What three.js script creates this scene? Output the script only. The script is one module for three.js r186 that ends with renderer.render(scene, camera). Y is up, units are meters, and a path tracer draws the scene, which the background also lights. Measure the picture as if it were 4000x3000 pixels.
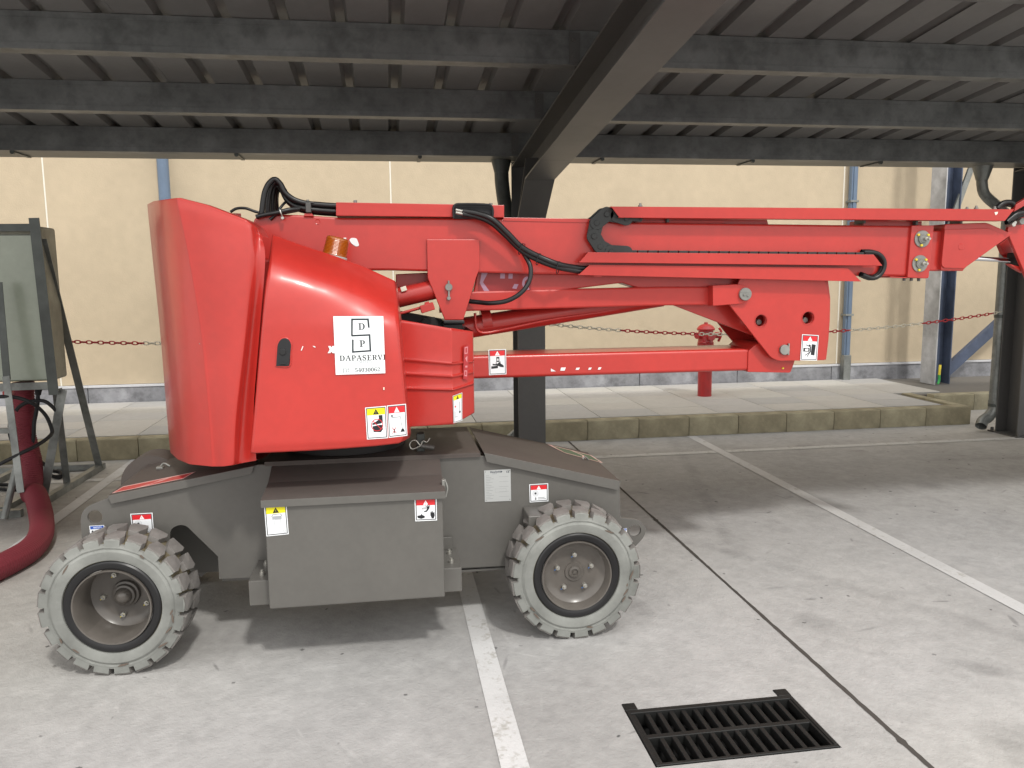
import * as THREE from 'three';
import { RoundedBoxGeometry } from 'three/addons/geometries/RoundedBoxGeometry.js';
import { mergeGeometries, toCreasedNormals } from 'three/addons/utils/BufferGeometryUtils.js';

// ---------------------------------------------------------------- camera, sky, sun, exposure
const scene = new THREE.Scene();
const camera = new THREE.PerspectiveCamera(50.927, 4 / 3, 0.05, 400);
camera.rotation.order = 'YXZ';
camera.position.set(0, 1.55, 0);
camera.rotation.set(-0.13412, -0.15317, -0.01020);
const renderer = new THREE.WebGLRenderer({ antialias: true });
renderer.setSize(1024, 768);
renderer.toneMapping = THREE.LinearToneMapping;
renderer.toneMappingExposure = 1.3;
renderer.shadowMap.enabled = true;

function skyTexture() {                       // an evenly overcast dusk sky, a little brighter overhead
  const w = 64, h = 32, d = new Float32Array(w * h * 4);
  for (let j = 0; j < h; j++) for (let i = 0; i < w; i++) {
    const el = ((j + 0.5) / h - 0.5) * Math.PI, t = Math.max(0, Math.sin(el)), k = (j * w + i) * 4;
    const v = el < 0 ? 0.25 : 1.26 + 0.2 * t;
    d[k] = v * 1.0; d[k + 1] = v * 0.985; d[k + 2] = v * 0.965; d[k + 3] = 1;
  }
  const t = new THREE.DataTexture(d, w, h, THREE.RGBAFormat, THREE.FloatType);
  t.mapping = THREE.EquirectangularReflectionMapping; t.magFilter = THREE.LinearFilter; t.minFilter = THREE.LinearFilter;
  t.needsUpdate = true; return t;
}
const sky = skyTexture();
scene.background = sky; scene.environment = sky;
scene.backgroundIntensity = 1.0; scene.environmentIntensity = 1.0;
const sun = new THREE.DirectionalLight(new THREE.Color(1.0, 0.97, 0.915), 1.4);
sun.position.set(2.4, 10.4, 4); sun.target.position.set(0, 0, -4);
sun.castShadow = true; sun.shadow.radius = 9; sun.shadow.mapSize.set(2048, 2048);
Object.assign(sun.shadow.camera, { left: -12, right: 12, top: 10, bottom: -10, near: 0.5, far: 40 });
scene.add(sun, sun.target);

// ---------------------------------------------------------------- helpers
let seed = 1234567;
const rnd = () => (seed = (seed * 1664525 + 1013904223) >>> 0) / 4294967296;
function lattice(size, cells, sd) {           // tileable value noise
  let s = sd * 7919 + 17; const r = () => (s = (s * 1664525 + 1013904223) >>> 0) / 4294967296;
  const g = new Float32Array(cells * cells).map(r), o = new Float32Array(size * size);
  for (let y = 0; y < size; y++) {
    const fy = y / size * cells, y0 = Math.floor(fy), ty = fy - y0, sy = ty * ty * (3 - 2 * ty), ya = (y0 % cells) * cells, yb = ((y0 + 1) % cells) * cells;
    for (let x = 0; x < size; x++) {
      const fx = x / size * cells, x0 = Math.floor(fx), tx = fx - x0, sx = tx * tx * (3 - 2 * tx), xa = x0 % cells, xb = (x0 + 1) % cells;
      const a = g[ya + xa] * (1 - sx) + g[ya + xb] * sx, b = g[yb + xa] * (1 - sx) + g[yb + xb] * sx;
      o[y * size + x] = a * (1 - sy) + b * sy;
    }
  }
  return o;
}
function fbm(size, cells, oct, sd, gain = 0.5) {
  const o = new Float32Array(size * size); let amp = 1, tot = 0, c = cells;
  for (let k = 0; k < oct && c <= size / 2; k++) { const l = lattice(size, c, sd + k * 31); for (let i = 0; i < o.length; i++) o[i] += l[i] * amp; tot += amp; amp *= gain; c *= 2; }
  for (let i = 0; i < o.length; i++) o[i] /= tot;
  return o;
}
function tex(size, fn, span, srgb = true) {   // fn(index) -> [r, g, b] bytes; span = metres per repeat
  const d = new Uint8Array(size * size * 4);
  for (let i = 0; i < size * size; i++) { const c = fn(i); d[i * 4] = c[0]; d[i * 4 + 1] = c[1]; d[i * 4 + 2] = c[2]; d[i * 4 + 3] = 255; }
  const t = new THREE.DataTexture(d, size, size); t.wrapS = t.wrapT = THREE.RepeatWrapping; t.magFilter = THREE.LinearFilter; t.minFilter = THREE.LinearMipmapLinearFilter; t.generateMipmaps = true;
  if (srgb) t.colorSpace = THREE.SRGBColorSpace;
  t.repeat.set(1 / span, 1 / span); t.needsUpdate = true; return t;
}
const respan = (t, sx, sy = sx) => { const c = t.clone(); c.repeat.set(1 / sx, 1 / sy); c.needsUpdate = true; return c; };
const cl = (v, a = 0, b = 255) => Math.max(a, Math.min(b, v));

// colour tones and relief
const nA = fbm(1024, 4, 7, 11, 0.6), nB = fbm(1024, 24, 5, 23, 0.6), nC = fbm(1024, 3, 4, 37, 0.5), nD = fbm(1024, 96, 3, 51, 0.7);
const T = {};
{ // yard slab: 8.6 m of trowelled concrete with scuffs, drips, grit and faint tyre marks
  const S = 2048, v = new Float32Array(S * S), warm = new Float32Array(S * S), px = S / 8.6;
  for (let y = 0; y < S; y++) for (let x = 0; x < S; x++) { const i = y * S + x, j = (y & 1023) * 1024 + (x & 1023), h = (y >> 1) * 1024 + (x >> 1);
    v[i] = 237 + (nA[h] - 0.5) * 46 + (nB[j] - 0.5) * 22 + (nD[j] - 0.5) * 30 - Math.max(0, nC[h] - 0.62) * 90 - (nD[(j + 77777) & 1048575] > 0.905 ? 30 : 0); warm[i] = nC[(h + 500000) & 1048575] - 0.5; }
  const dab = (cx, cy, rx, ry, ang, amt, soft) => { const R = Math.ceil(Math.max(rx, ry)), c = Math.cos(ang), s = Math.sin(ang); for (let yy = -R; yy <= R; yy++) for (let xx = -R; xx <= R; xx++) { const u = (xx * c + yy * s) / rx, w = (-xx * s + yy * c) / ry, q = u * u + w * w; if (q >= 1) continue; const X = (Math.round(cx) + xx + 4 * S) % S, Y = (Math.round(cy) + yy + 4 * S) % S, j = Y * S + X; v[j] += amt * (soft ? (1 - q) * (0.4 + 1.2 * nB[(j * 3) & 1048575]) : 1); } };
  for (let k = 0; k < 420; k++) dab(rnd() * S, rnd() * S, 1 + rnd() * 2.2, 1 + rnd() * 1.4, rnd() * 3, -40 - rnd() * 70, false);     // grit
  for (let k = 0; k < 150; k++) dab(rnd() * S, rnd() * S, 5 + rnd() * 16, 1.4 + rnd() * 2.5, rnd() * 3.2, -14 - rnd() * 34, true);   // scuffs
  for (let k = 0; k < 90; k++) dab(rnd() * S, rnd() * S, 8 + rnd() * 26, 1 + rnd() * 1.6, rnd() * 3.2, 8 + rnd() * 10, true);        // trowel scratches
  for (let k = 0; k < 34; k++) dab(rnd() * S, rnd() * S, 12 + rnd() * 46, 10 + rnd() * 30, rnd() * 3.2, -10 - rnd() * 22, true);     // damp and oil stains
  for (let k = 0; k < 5; k++) { const x0 = rnd() * S, y0 = rnd() * S, a0 = rnd() * 6, bend = (rnd() - 0.5) * 0.006; let a = a0, x = x0, y = y0; for (let t = 0; t < 130; t++) { x += Math.cos(a) * 7; y += Math.sin(a) * 7; a += bend; dab(x, y, 11, 17, a, -5.5 * (0.5 + rnd()), true); } }
  T.concrete = tex(S, i => { const q = v[i], c = warm[i]; return [cl(q + c * 7), cl(q - 1 + c * 2), cl(q - 3 - c * 12)]; }, 8.6);
}
T.concreteBump = tex(1024, i => { const v = cl(128 + (nB[i] - 0.5) * 160 + (nD[i] - 0.5) * 190 - (nD[(i + 4444) % 1048576] > 0.86 ? 60 : 0)); return [v, v, v]; }, 1.1, false);
T.stucco = tex(512, (() => { const f = fbm(512, 48, 3, 91, 0.7), g = fbm(512, 12, 3, 95, 0.6); return i => { const v = cl(f[i] * 190 + g[i] * 60); return [v, v, v]; }; })(), 0.42, false);
T.tone = tex(512, (() => { const f = fbm(512, 3, 6, 141, 0.62), g = fbm(512, 60, 2, 147, 0.6); return i => { const v = cl(243 + (f[i] - 0.5) * 34 + (g[i] - 0.5) * 10); return [v, v, v]; }; })(), 1.6);
T.grime = tex(512, (() => { const f = fbm(512, 4, 6, 241, 0.65), g = fbm(512, 10, 5, 247, 0.6); return i => { const v = cl(222 + (f[i] - 0.5) * 120 + (g[i] - 0.5) * 60, 60); return [v, v, cl(v - 4)]; }; })(), 1.3);
T.mottle = tex(512, (() => { const f = fbm(512, 3, 6, 541, 0.66), g = fbm(512, 9, 6, 547, 0.7); return i => { const v = cl(205 + (f[i] - 0.5) * 130 + (g[i] - 0.5) * 120 - Math.max(0, g[i] - 0.62) * 180, 80); return [v, v, v]; }; })(), 1.1);
T.rough = tex(512, (() => { const f = fbm(512, 5, 6, 341, 0.62), g = fbm(512, 120, 2, 347, 0.6); return i => { const v = cl(205 + (f[i] - 0.5) * 44 + (g[i] - 0.5) * 10); return [v, v, v]; }; })(), 0.9, false);
T.peel = tex(512, (() => { const f = fbm(512, 40, 2, 441, 0.5); return i => { const v = f[i] * 255; return [v, v, v]; }; })(), 0.35, false);
T.wear = tex(1024, i => {                      // painted lines worn through to the slab
  const w = nB[(i + 9999) % 1048576] * 0.55 + nD[i] * 0.45; const k = 0.75 * cl((w - 0.56) / 0.16, 0, 1); const v = 236 + (nA[i] - 0.5) * 40;
  return [cl(v * (1 - k) + 196 * k), cl(v * (1 - k) + 193 * k), cl(v * (1 - k) + 186 * k)];
}, 1.7);
const C = (r, g, b) => new THREE.Color().setRGB(r, g, b);
const mat = (color, roughness, o = {}) => new THREE.MeshPhysicalMaterial({ color, roughness, metalness: 0, ...o });
const painted = (color, o = {}) => mat(color, 0.42, { map: T.tone, roughnessMap: T.rough, bumpMap: T.peel, bumpScale: 0.00003, clearcoat: 0.45, clearcoatRoughness: 0.16, ...o });
const M = {
  concrete: mat(C(0.44, 0.434, 0.425), 0.9, { map: T.concrete, bumpMap: T.concreteBump, bumpScale: 0.0026 }),
  joint: mat(C(0.06, 0.053, 0.047), 0.9),
  lineFaint: mat(C(0.62, 0.62, 0.61), 0.8, { map: T.wear, bumpMap: T.concreteBump, bumpScale: 0.002 }),
  line: mat(C(0.63, 0.63, 0.63), 0.75, { map: T.wear, bumpMap: T.concreteBump, bumpScale: 0.002 }),
  tile: [0, 1, 2, 3].map(k => mat(C([0.47, 0.51, 0.43, 0.49][k], [0.46, 0.50, 0.425, 0.475][k], [0.445, 0.47, 0.415, 0.445][k]), 0.85, { map: T.tone, bumpMap: T.concreteBump, bumpScale: 0.0015 })),
  grout: mat(C(0.16, 0.15, 0.135), 0.95),
  kerb: [0, 1, 2].map(k => mat(C([0.42, 0.37, 0.46][k], [0.38, 0.33, 0.42][k], [0.27, 0.23, 0.31][k]), 0.9, { map: T.grime, bumpMap: T.concreteBump, bumpScale: 0.002 })),
  wall: mat(C(0.585, 0.485, 0.345), 0.92, { map: respan(T.tone, 5), bumpMap: T.stucco, bumpScale: 0.002 }),
  sealant: mat(C(0.82, 0.79, 0.7), 0.7),
  plinth: mat(C(0.44, 0.445, 0.475), 0.85, { map: T.mottle, bumpMap: T.concreteBump, bumpScale: 0.001 }),
  flashing: mat(C(0.66, 0.67, 0.7), 0.4, { map: T.tone }),
  steelDark: mat(C(0.10, 0.098, 0.095), 0.5, { map: T.tone, roughnessMap: T.rough }),
  purlin: mat(C(0.20, 0.208, 0.208), 0.55, { map: T.mottle, roughnessMap: T.rough }),
  sheet: mat(C(0.20, 0.195, 0.19), 0.5, { map: T.tone, roughnessMap: T.rough }),
  gutter: mat(C(0.20, 0.20, 0.175), 0.5, { map: T.tone }),
  galv: mat(C(0.32, 0.335, 0.32), 0.5, { map: T.mottle, metalness: 0.35, roughnessMap: T.rough }),
  galvDark: mat(C(0.10, 0.112, 0.108), 0.5, { map: T.grime, metalness: 0.2, roughnessMap: T.rough }),
  bluePipe: mat(C(0.15, 0.21, 0.30), 0.5, { map: T.tone }),
  postLight: mat(C(0.60, 0.61, 0.65), 0.6, { map: T.grime }),
  postBlue: mat(C(0.105, 0.135, 0.22), 0.55, { map: T.grime }),
  red: painted(C(0.53, 0.033, 0.025), { clearcoat: 0.35 }),
  redDark: painted(C(0.47, 0.032, 0.026), { clearcoat: 0.2 }),
  redFlat: painted(C(0.53, 0.034, 0.026), { clearcoat: 0.15, roughness: 0.5 }),
  grey: painted(C(0.122, 0.117, 0.107), { clearcoat: 0.12, roughness: 0.55, map: respan(T.tone, 1.2) }),
  greyTop: painted(C(0.105, 0.090, 0.082), { clearcoat: 0, roughness: 0.7, specularIntensity: 0.35 }),
  core: mat(C(0.02, 0.018, 0.018), 0.7),
  rubber: mat(C(0.012, 0.012, 0.013), 0.45, { roughnessMap: T.rough }),
  rubberMatt: mat(C(0.014, 0.014, 0.016), 0.7),
  chainLink: mat(C(0.030, 0.033, 0.034), 0.5, { map: T.grime }),
  zinc: mat(C(0.50, 0.49, 0.45), 0.35, { metalness: 0.7, roughnessMap: T.rough }),
  steel: mat(C(0.36, 0.36, 0.35), 0.42, { metalness: 0.45, map: T.grime }),
  chrome: mat(C(0.78, 0.79, 0.82), 0.12, { metalness: 1 }),
  tyreSide: mat(C(0.295, 0.303, 0.295), 0.85, { map: T.grime, bumpMap: T.concreteBump, bumpScale: 0.0008 }),
  tyreTread: mat(C(0.255, 0.24, 0.235), 0.9, { map: T.grime, bumpMap: T.concreteBump, bumpScale: 0.0012 }),
  scuff: mat(C(0.13, 0.10, 0.08), 0.9),
  tyreGap: mat(C(0.22, 0.19, 0.125), 0.95, { map: T.grime, bumpMap: T.concreteBump, bumpScale: 0.002 }),
  rim: painted(C(0.145, 0.13, 0.12), { clearcoat: 0.1, map: T.grime }),
  yellow: mat(C(0.75, 0.6, 0.05), 0.5), bluePaint: mat(C(0.06, 0.16, 0.42), 0.5), green: mat(C(0.05, 0.42, 0.1), 0.5),
  amber: mat(C(0.50, 0.13, 0.008), 0.22, { transmission: 0.35, thickness: 0, clearcoat: 0.6 }),
  beaconBase: mat(C(0.42, 0.42, 0.40), 0.5),
  white: mat(C(0.8, 0.8, 0.8), 0.5),
  duct: mat(C(0.20, 0.022, 0.036), 0.7, { map: T.tone }),
  cabinet: mat(C(0.40, 0.385, 0.32), 0.55, { map: T.grime }),
  door: mat(C(0.40, 0.445, 0.36), 0.3, { map: T.tone, clearcoat: 0.5, clearcoatRoughness: 0.08 }),
  hydrant: mat(C(0.52, 0.02, 0.022), 0.4, { map: T.grime, clearcoat: 0.3 }),
  chainRed: mat(C(0.50, 0.03, 0.04), 0.5), chainWhite: mat(C(0.74, 0.70, 0.58), 0.5),
  iron: mat(C(0.014, 0.0145, 0.0145), 0.6, { map: T.grime, bumpMap: T.concreteBump, bumpScale: 0.0012, metalness: 0.2 }),
  pit: mat(C(0.010, 0.010, 0.010), 0.95),
};

function boxUV(g) {                             // uv in metres from the dominant axis of each face
  g = g.index ? g.toNonIndexed() : g;
  const p = g.attributes.position, uv = new Float32Array(p.count * 2), a = new THREE.Vector3(), b = new THREE.Vector3(), c = new THREE.Vector3();
  for (let i = 0; i < p.count; i += 3) {
    a.fromBufferAttribute(p, i); b.fromBufferAttribute(p, i + 1).sub(a); c.fromBufferAttribute(p, i + 2).sub(a); b.cross(c);
    const x = Math.abs(b.x), y = Math.abs(b.y), z = Math.abs(b.z);
    for (let k = i; k < i + 3; k++) {
      const X = p.getX(k), Y = p.getY(k), Z = p.getZ(k);
      if (z >= x && z >= y) { uv[k * 2] = X; uv[k * 2 + 1] = Y; } else if (x >= y) { uv[k * 2] = Z; uv[k * 2 + 1] = Y; } else { uv[k * 2] = X; uv[k * 2 + 1] = Z; }
    }
  }
  g.setAttribute('uv', new THREE.BufferAttribute(uv, 2));
  for (const n of Object.keys(g.attributes)) if (!['position', 'normal', 'uv'].includes(n)) g.deleteAttribute(n);
  if (!g.attributes.normal) g.computeVertexNormals();
  return g;
}
const join = list => { list = [list].flat(9).map(boxUV); return list.length === 1 ? list[0] : mergeGeometries(list); };
const V = (...a) => new THREE.Vector3(...a);
function boxg(x0, x1, y0, y1, z0, z1, r = 0.004) {
  const w = Math.abs(x1 - x0), h = Math.abs(y1 - y0), d = Math.abs(z1 - z0), rr = Math.min(r, w / 2.2, h / 2.2, d / 2.2);
  return (r > 0 ? new RoundedBoxGeometry(w, h, d, 2, rr) : new THREE.BoxGeometry(w, h, d)).translate((x0 + x1) / 2, (y0 + y1) / 2, (z0 + z1) / 2);
}
function plate(pts, zf, thick, bev = 0.002, holes = []) {   // a profile in x, y with its front at zf, going back by thick
  const s = new THREE.Shape(pts.map(p => new THREE.Vector2(p[0], p[1])));
  for (const h of holes) { const q = new THREE.Path(); q.absarc(h[0], h[1], h[2], 0, Math.PI * 2, true); s.holes.push(q); }
  const g = new THREE.ExtrudeGeometry(s, { depth: Math.max(0.0005, thick - 2 * bev), bevelEnabled: bev > 0, bevelSize: bev, bevelOffset: -bev, bevelThickness: bev, bevelSegments: 2, curveSegments: 20 });
  return g.translate(0, 0, zf - thick + bev);
}
function round(pts, r, seg = 5) {               // round the corners of a profile; r may be a list
  const out = [], n = pts.length;
  for (let i = 0; i < n; i++) {
    const p = pts[i], a = pts[(i + n - 1) % n], b = pts[(i + 1) % n], rr = Array.isArray(r) ? r[i] : r;
    const da = Math.hypot(a[0] - p[0], a[1] - p[1]), db = Math.hypot(b[0] - p[0], b[1] - p[1]), k = Math.min(rr || 0, da * 0.48, db * 0.48);
    if (k < 1e-4) { out.push(p); continue; }
    const s = [p[0] + (a[0] - p[0]) / da * k, p[1] + (a[1] - p[1]) / da * k], e = [p[0] + (b[0] - p[0]) / db * k, p[1] + (b[1] - p[1]) / db * k];
    for (let t = 0; t <= seg; t++) { const q = t / seg; out.push([s[0] * (1 - q) ** 2 + 2 * p[0] * q * (1 - q) + e[0] * q * q, s[1] * (1 - q) ** 2 + 2 * p[1] * q * (1 - q) + e[1] * q * q]); }
  }
  return out;
}
function tube(pts, r, seg = 40, rad = 10, tension = 0.5, type = 'centripetal') {
  const c = new THREE.CatmullRomCurve3(pts.map(p => V(...p)), false, type, tension);
  return new THREE.TubeGeometry(c, seg, r, rad, false);
}
function rod(p, q, r0, r1 = r0, seg = 20) {     // cylinder between two points
  const a = V(...p), b = V(...q), d = b.clone().sub(a), L = d.length();
  const g = new THREE.CylinderGeometry(r1, r0, L, seg, 1);
  g.applyQuaternion(new THREE.Quaternion().setFromUnitVectors(V(0, 1, 0), d.normalize()));
  return g.translate((a.x + b.x) / 2, (a.y + b.y) / 2, (a.z + b.z) / 2);
}
function bar(p, q, w, h, up = [0, 0, 1], r = 0.002) {   // rectangular bar between two points: h along up, w across
  const a = V(...p), b = V(...q), y = b.clone().sub(a), L = y.length(); y.normalize();
  const x = y.clone().cross(V(...up)).normalize(), z = x.clone().cross(y).normalize();
  const g = r > 0 ? new RoundedBoxGeometry(w, L, h, 1, Math.min(r, w / 3, h / 3)) : new THREE.BoxGeometry(w, L, h);
  return g.applyMatrix4(new THREE.Matrix4().makeBasis(x, y, z)).translate((a.x + b.x) / 2, (a.y + b.y) / 2, (a.z + b.z) / 2);
}
function angleBar(p, q, w, t, up = [0, 0, 1]) { // an L profile between two points
  const a = V(...p), b = V(...q), y = b.clone().sub(a), L = y.length(); y.normalize();
  const x = y.clone().cross(V(...up)).normalize(), z = x.clone().cross(y).normalize(), m = new THREE.Matrix4().makeBasis(x, y, z);
  return [new THREE.BoxGeometry(w, L, t).translate(0, 0, w / 2 - t / 2), new THREE.BoxGeometry(t, L, w - t).translate(w / 2 - t / 2, 0, -t / 2)]
    .map(g => g.applyMatrix4(m).translate((a.x + b.x) / 2, (a.y + b.y) / 2, (a.z + b.z) / 2));
}
const discZ = (x, y, zb, zf, r, seg = 32, bev = 0.0015) => latheZ([[0, zb], [r, zb], [r, zf - bev], [r - bev, zf], [0, zf]], x, y, seg);
function latheZ(prof, x = 0, y = 0, seg = 40) { // profile of [radius, z] turned about an axis along z
  const g = new THREE.LatheGeometry(prof.map(p => new THREE.Vector2(Math.max(p[0], 0), p[1])), seg);
  return toCreasedNormals(g.rotateX(Math.PI / 2), 0.6).translate(x, y, 0);
}
function hexZ(x, y, zb, zf, r) { return new THREE.CylinderGeometry(r, r, zf - zb, 6).rotateX(Math.PI / 2).translate(x, y, (zb + zf) / 2); }
function cr(a, b, c, d, t) { return 0.5 * (2 * b + (c - a) * t + (2 * a - 5 * b + 4 * c - d) * t * t + (3 * b - a - 3 * c + d) * t * t * t); }
function loft(rows, nv = 6, nu = 1, smoothU = false) {   // a skin through rows of points
  const R = [], n = rows.length, m = rows[0].length;
  for (let j = 0; j < n - 1; j++) for (let s = 0; s < nv + (j === n - 2 ? 1 : 0); s++) {
    const t = s / nv, r = [];
    for (let i = 0; i < m; i++) r.push([0, 1, 2].map(k => cr(rows[Math.max(0, j - 1)][i][k], rows[j][i][k], rows[j + 1][i][k], rows[Math.min(n - 1, j + 2)][i][k], t)));
    R.push(r);
  }
  const Q = R.map(r => { const o = []; for (let i = 0; i < m - 1; i++) for (let s = 0; s < nu + (i === m - 2 ? 1 : 0); s++) { const t = s / nu;
    o.push([0, 1, 2].map(k => smoothU ? cr(r[Math.max(0, i - 1)][k], r[i][k], r[i + 1][k], r[Math.min(m - 1, i + 2)][k], t) : r[i][k] * (1 - t) + r[i + 1][k] * t)); } return o; });
  const W = Q[0].length, pos = Q.flat(2), idx = [];
  for (let j = 0; j < Q.length - 1; j++) for (let i = 0; i < W - 1; i++) { const a = j * W + i, b = a + 1, c = a + W, d = c + 1; idx.push(a, c, b, b, c, d); }
  const g = new THREE.BufferGeometry(); g.setAttribute('position', new THREE.Float32BufferAttribute(pos, 3)); g.setIndex(idx); g.computeVertexNormals();
  return g;
}
const taken = {};
const numbered = n => { const k = taken[n] = (taken[n] ?? -1) + 1; return k ? `${n}_${String(k).padStart(3, '0')}` : n; };
function tag(o, label, category, group, kind) { if (label) o.userData.label = label; if (category) o.userData.category = category; if (group) o.userData.group = group; if (kind) o.userData.kind = kind; return o; }
function thing(name, base, label, category, group, kind) {
  const g = new THREE.Group(); g.name = numbered(name); g.position.set(...base); g.base = base; scene.add(g); return tag(g, label, category, group, kind);
}
function baseOf(o) { const b = [0, 0, 0]; for (; o && o !== scene; o = o.parent) { b[0] += o.position.x; b[1] += o.position.y; b[2] += o.position.z; } return b; }
function part(parent, name, geos, m, label) {   // geometry is given in scene coordinates
  const b = baseOf(parent), g = join(geos); g.translate(-b[0], -b[1], -b[2]);
  const o = new THREE.Mesh(g, m); o.name = name; o.castShadow = o.receiveShadow = true; parent.add(o); if (label) o.userData.label = label; return o;
}
function structure(name, geos, m, label, category) { const o = part(scene, numbered(name), geos, m); return tag(o, label, category, null, 'structure'); }
function single(name, base, geos, m, label, category, group) {
  const g = join(geos); g.translate(-base[0], -base[1], -base[2]); const o = new THREE.Mesh(g, m); o.name = numbered(name); o.position.set(...base); o.castShadow = o.receiveShadow = true; scene.add(o); return tag(o, label, category, group);
}
function piece(parent, name, geo, m, [x, y, z]) { const b = baseOf(parent), o = new THREE.Mesh(geo, m); o.name = name; o.position.set(x - b[0], y - b[1], z - b[2]); o.castShadow = o.receiveShadow = true; parent.add(o); return o; }

// ---------------------------------------------------------------- ground, markings, kerb, pavement
const flat = (s, h, top) => new THREE.ExtrudeGeometry(s, { depth: h, bevelEnabled: false }).rotateX(-Math.PI / 2).translate(0, top - h, 0);   // a plan in x, -z laid flat
const rect = (x0, x1, z0, z1) => new THREE.Shape([[x0, -z1], [x1, -z1], [x1, -z0], [x0, -z0]].map(p => new THREE.Vector2(...p)));
const DR = { x0: 0.803, x1: 1.432, z0: -2.61, z1: -2.277 };
const pitHole = s => { s.holes.push(new THREE.Path([[DR.x0 - 0.004, -DR.z0 + 0.004], [DR.x1 + 0.004, -DR.z0 + 0.004], [DR.x1 + 0.004, -DR.z1 - 0.004], [DR.x0 - 0.004, -DR.z1 - 0.004]].map(p => new THREE.Vector2(...p)))); return s; };
const ground = structure('ground', flat(pitHole(rect(-150, 150, -150, 150)), 0.05, -0.06), M.concrete, 'pale concrete yard under the carport with sawn joints');
const JX = [-13.35, -8.35, -3.35, 1.65, 6.65, 11.65];
for (let i = 0; i < JX.length - 1; i++) {
  const a = JX[i] + 0.007, b = JX[i + 1] - 0.007, back = i > 2 ? -8.02 : -7.272;
  let s = rect(a, b, back, 9);
  if (i === 2) s = pitHole(s);
  if (i === 3) s = new THREE.Shape([[a, -9], [b, -9], [b, 8.02], [5.84, 8.02], [5.84, 7.272], [a, 7.272]].map(p => new THREE.Vector2(...p)));
  part(ground, 'concrete_slab', flat(s, 0.058, 0), M.concrete);
}
for (const x of JX) part(ground, 'joint_sealant', boxg(x - 0.0066, x + 0.0066, -0.058, -0.003, -7.27, 9, 0), M.joint);
{ // crumbled edges of the joint that runs past the drain: an irregular dark ribbon
  const pos = [], idx = []; let w = 0.006, n = 0;
  for (let z = 0.5; z > -7.26; z -= 0.022, n++) { w = cl(w + (rnd() - 0.5) * 0.0026, 0.0062, 0.0098); const s = (rnd() - 0.5) * 0.0022, chip = rnd() > 0.985 ? 0.007 : 0; pos.push(1.65 + s - w - (chip && rnd() > 0.5 ? chip : 0), 0.0018, z, 1.65 + s + w + chip, 0.0018, z); if (n) { const a = 2 * n - 2; idx.push(a, a + 1, a + 2, a + 1, a + 3, a + 2); } }
  const g = new THREE.BufferGeometry(); g.setAttribute('position', new THREE.Float32BufferAttribute(pos, 3)); g.setIndex(idx); g.computeVertexNormals(); part(ground, 'joint_edge', g, M.joint);
}
const paintStrip = (x0, x1, z0, z1, label, m = M.line) => structure('parking_line', new THREE.PlaneGeometry(x1 - x0, z1 - z0).rotateX(-Math.PI / 2).translate((x0 + x1) / 2, 0.003, (z0 + z1) / 2), m, label);
paintStrip(0.315, 0.405, -7.26, 1.5, 'worn white parking line running out from under the red lift');
paintStrip(2.81, 2.90, -7.26, 1.5, 'white parking line on the right, crossing the open bay');
paintStrip(-2.22, -2.13, -7.26, 1.5, 'white parking line on the left beside the cabinet stand');
for (const [a, b, k] of [[-4.6, -2.225, 0], [-2.125, 0.31, 1], [0.41, 2.805, 2], [2.905, 5.8, 3]]) paintStrip(a, b, -6.60, -6.51, ['faint white cross line at the far left edge beside the cabinet stand', 'faint white cross line passing behind the left end of the grey chassis', 'faint white cross line between the dark column and the right parking line', 'faint white cross line from the right parking line towards the right column'][k], M.lineFaint);

const kerb = new THREE.Group(); kerb.name = 'kerb'; scene.add(kerb); tag(kerb, 'stained concrete kerb between the parking bays and the raised pavement', null, null, 'structure');
const stoneShape = (w) => { const g = new THREE.ExtrudeGeometry(new THREE.Shape(round([[0, 0], [0, 0.186], [-0.12, 0.186], [-0.12, 0]], [0, 0.018, 0, 0], 4).map(p => new THREE.Vector2(...p))), { depth: w - 0.006, bevelEnabled: false }); return boxUV(g.rotateY(-Math.PI / 2).translate((w - 0.006) / 2, 0, 0)); };
const stone = stoneShape(0.5);
// rotateY(-90 deg) sends profile x to z, so the front face of a stone is its z = 0 plane
for (let x = -8.16, k = 0; x < 5.6; x += 0.5, k++) piece(kerb, 'kerb_stone', stone, M.kerb[(k * 7 + (k >> 1)) % 3], [x + 0.25, 0.0005 * (k % 3), -7.272]);
for (let k = 0; k < 2; k++) { const o = piece(kerb, 'kerb_stone', stone, M.kerb[k], [5.838, 0.0006, -7.31 - 0.25 - k * 0.5]); o.rotation.y = Math.PI / 2; }
for (let x = 5.97, k = 0; x < 13; x += 0.5, k++) piece(kerb, 'kerb_stone', stone, M.kerb[(k * 5) % 3], [x + 0.25, 0.0005 * (k % 2), -8.02]);
const pavement = structure('pavement', [boxg(-8.2, 5.70, 0.02, 0.17, -9.6, -7.40, 0), boxg(5.70, 13, 0.02, 0.17, -9.6, -8.15, 0)], M.grout, 'raised pavement of grey slabs along the building wall');
{
  const W = 0.6, D = 0.408, tileG = [0, 1].map(k => boxUV(boxg(-W / 2 + 0.003, W / 2 - 0.003, 0, 0.03, -D / 2 + 0.003, D / 2 - 0.003, 0.003)));
  for (let r = 0; r < 5; r++) for (let k = 0; k < 24; k++) {
    const x = -7.9 + k * W + (r % 2) * 0.0, z = -7.61 - r * D;
    if (x > 5.3 && z > -8.3) continue;
    const o = piece(pavement, 'paving_slab', tileG[k % 2], M.tile[Math.floor(rnd() * 4)], [x, 0.159 + rnd() * 0.002, z]);
  }
}

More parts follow.
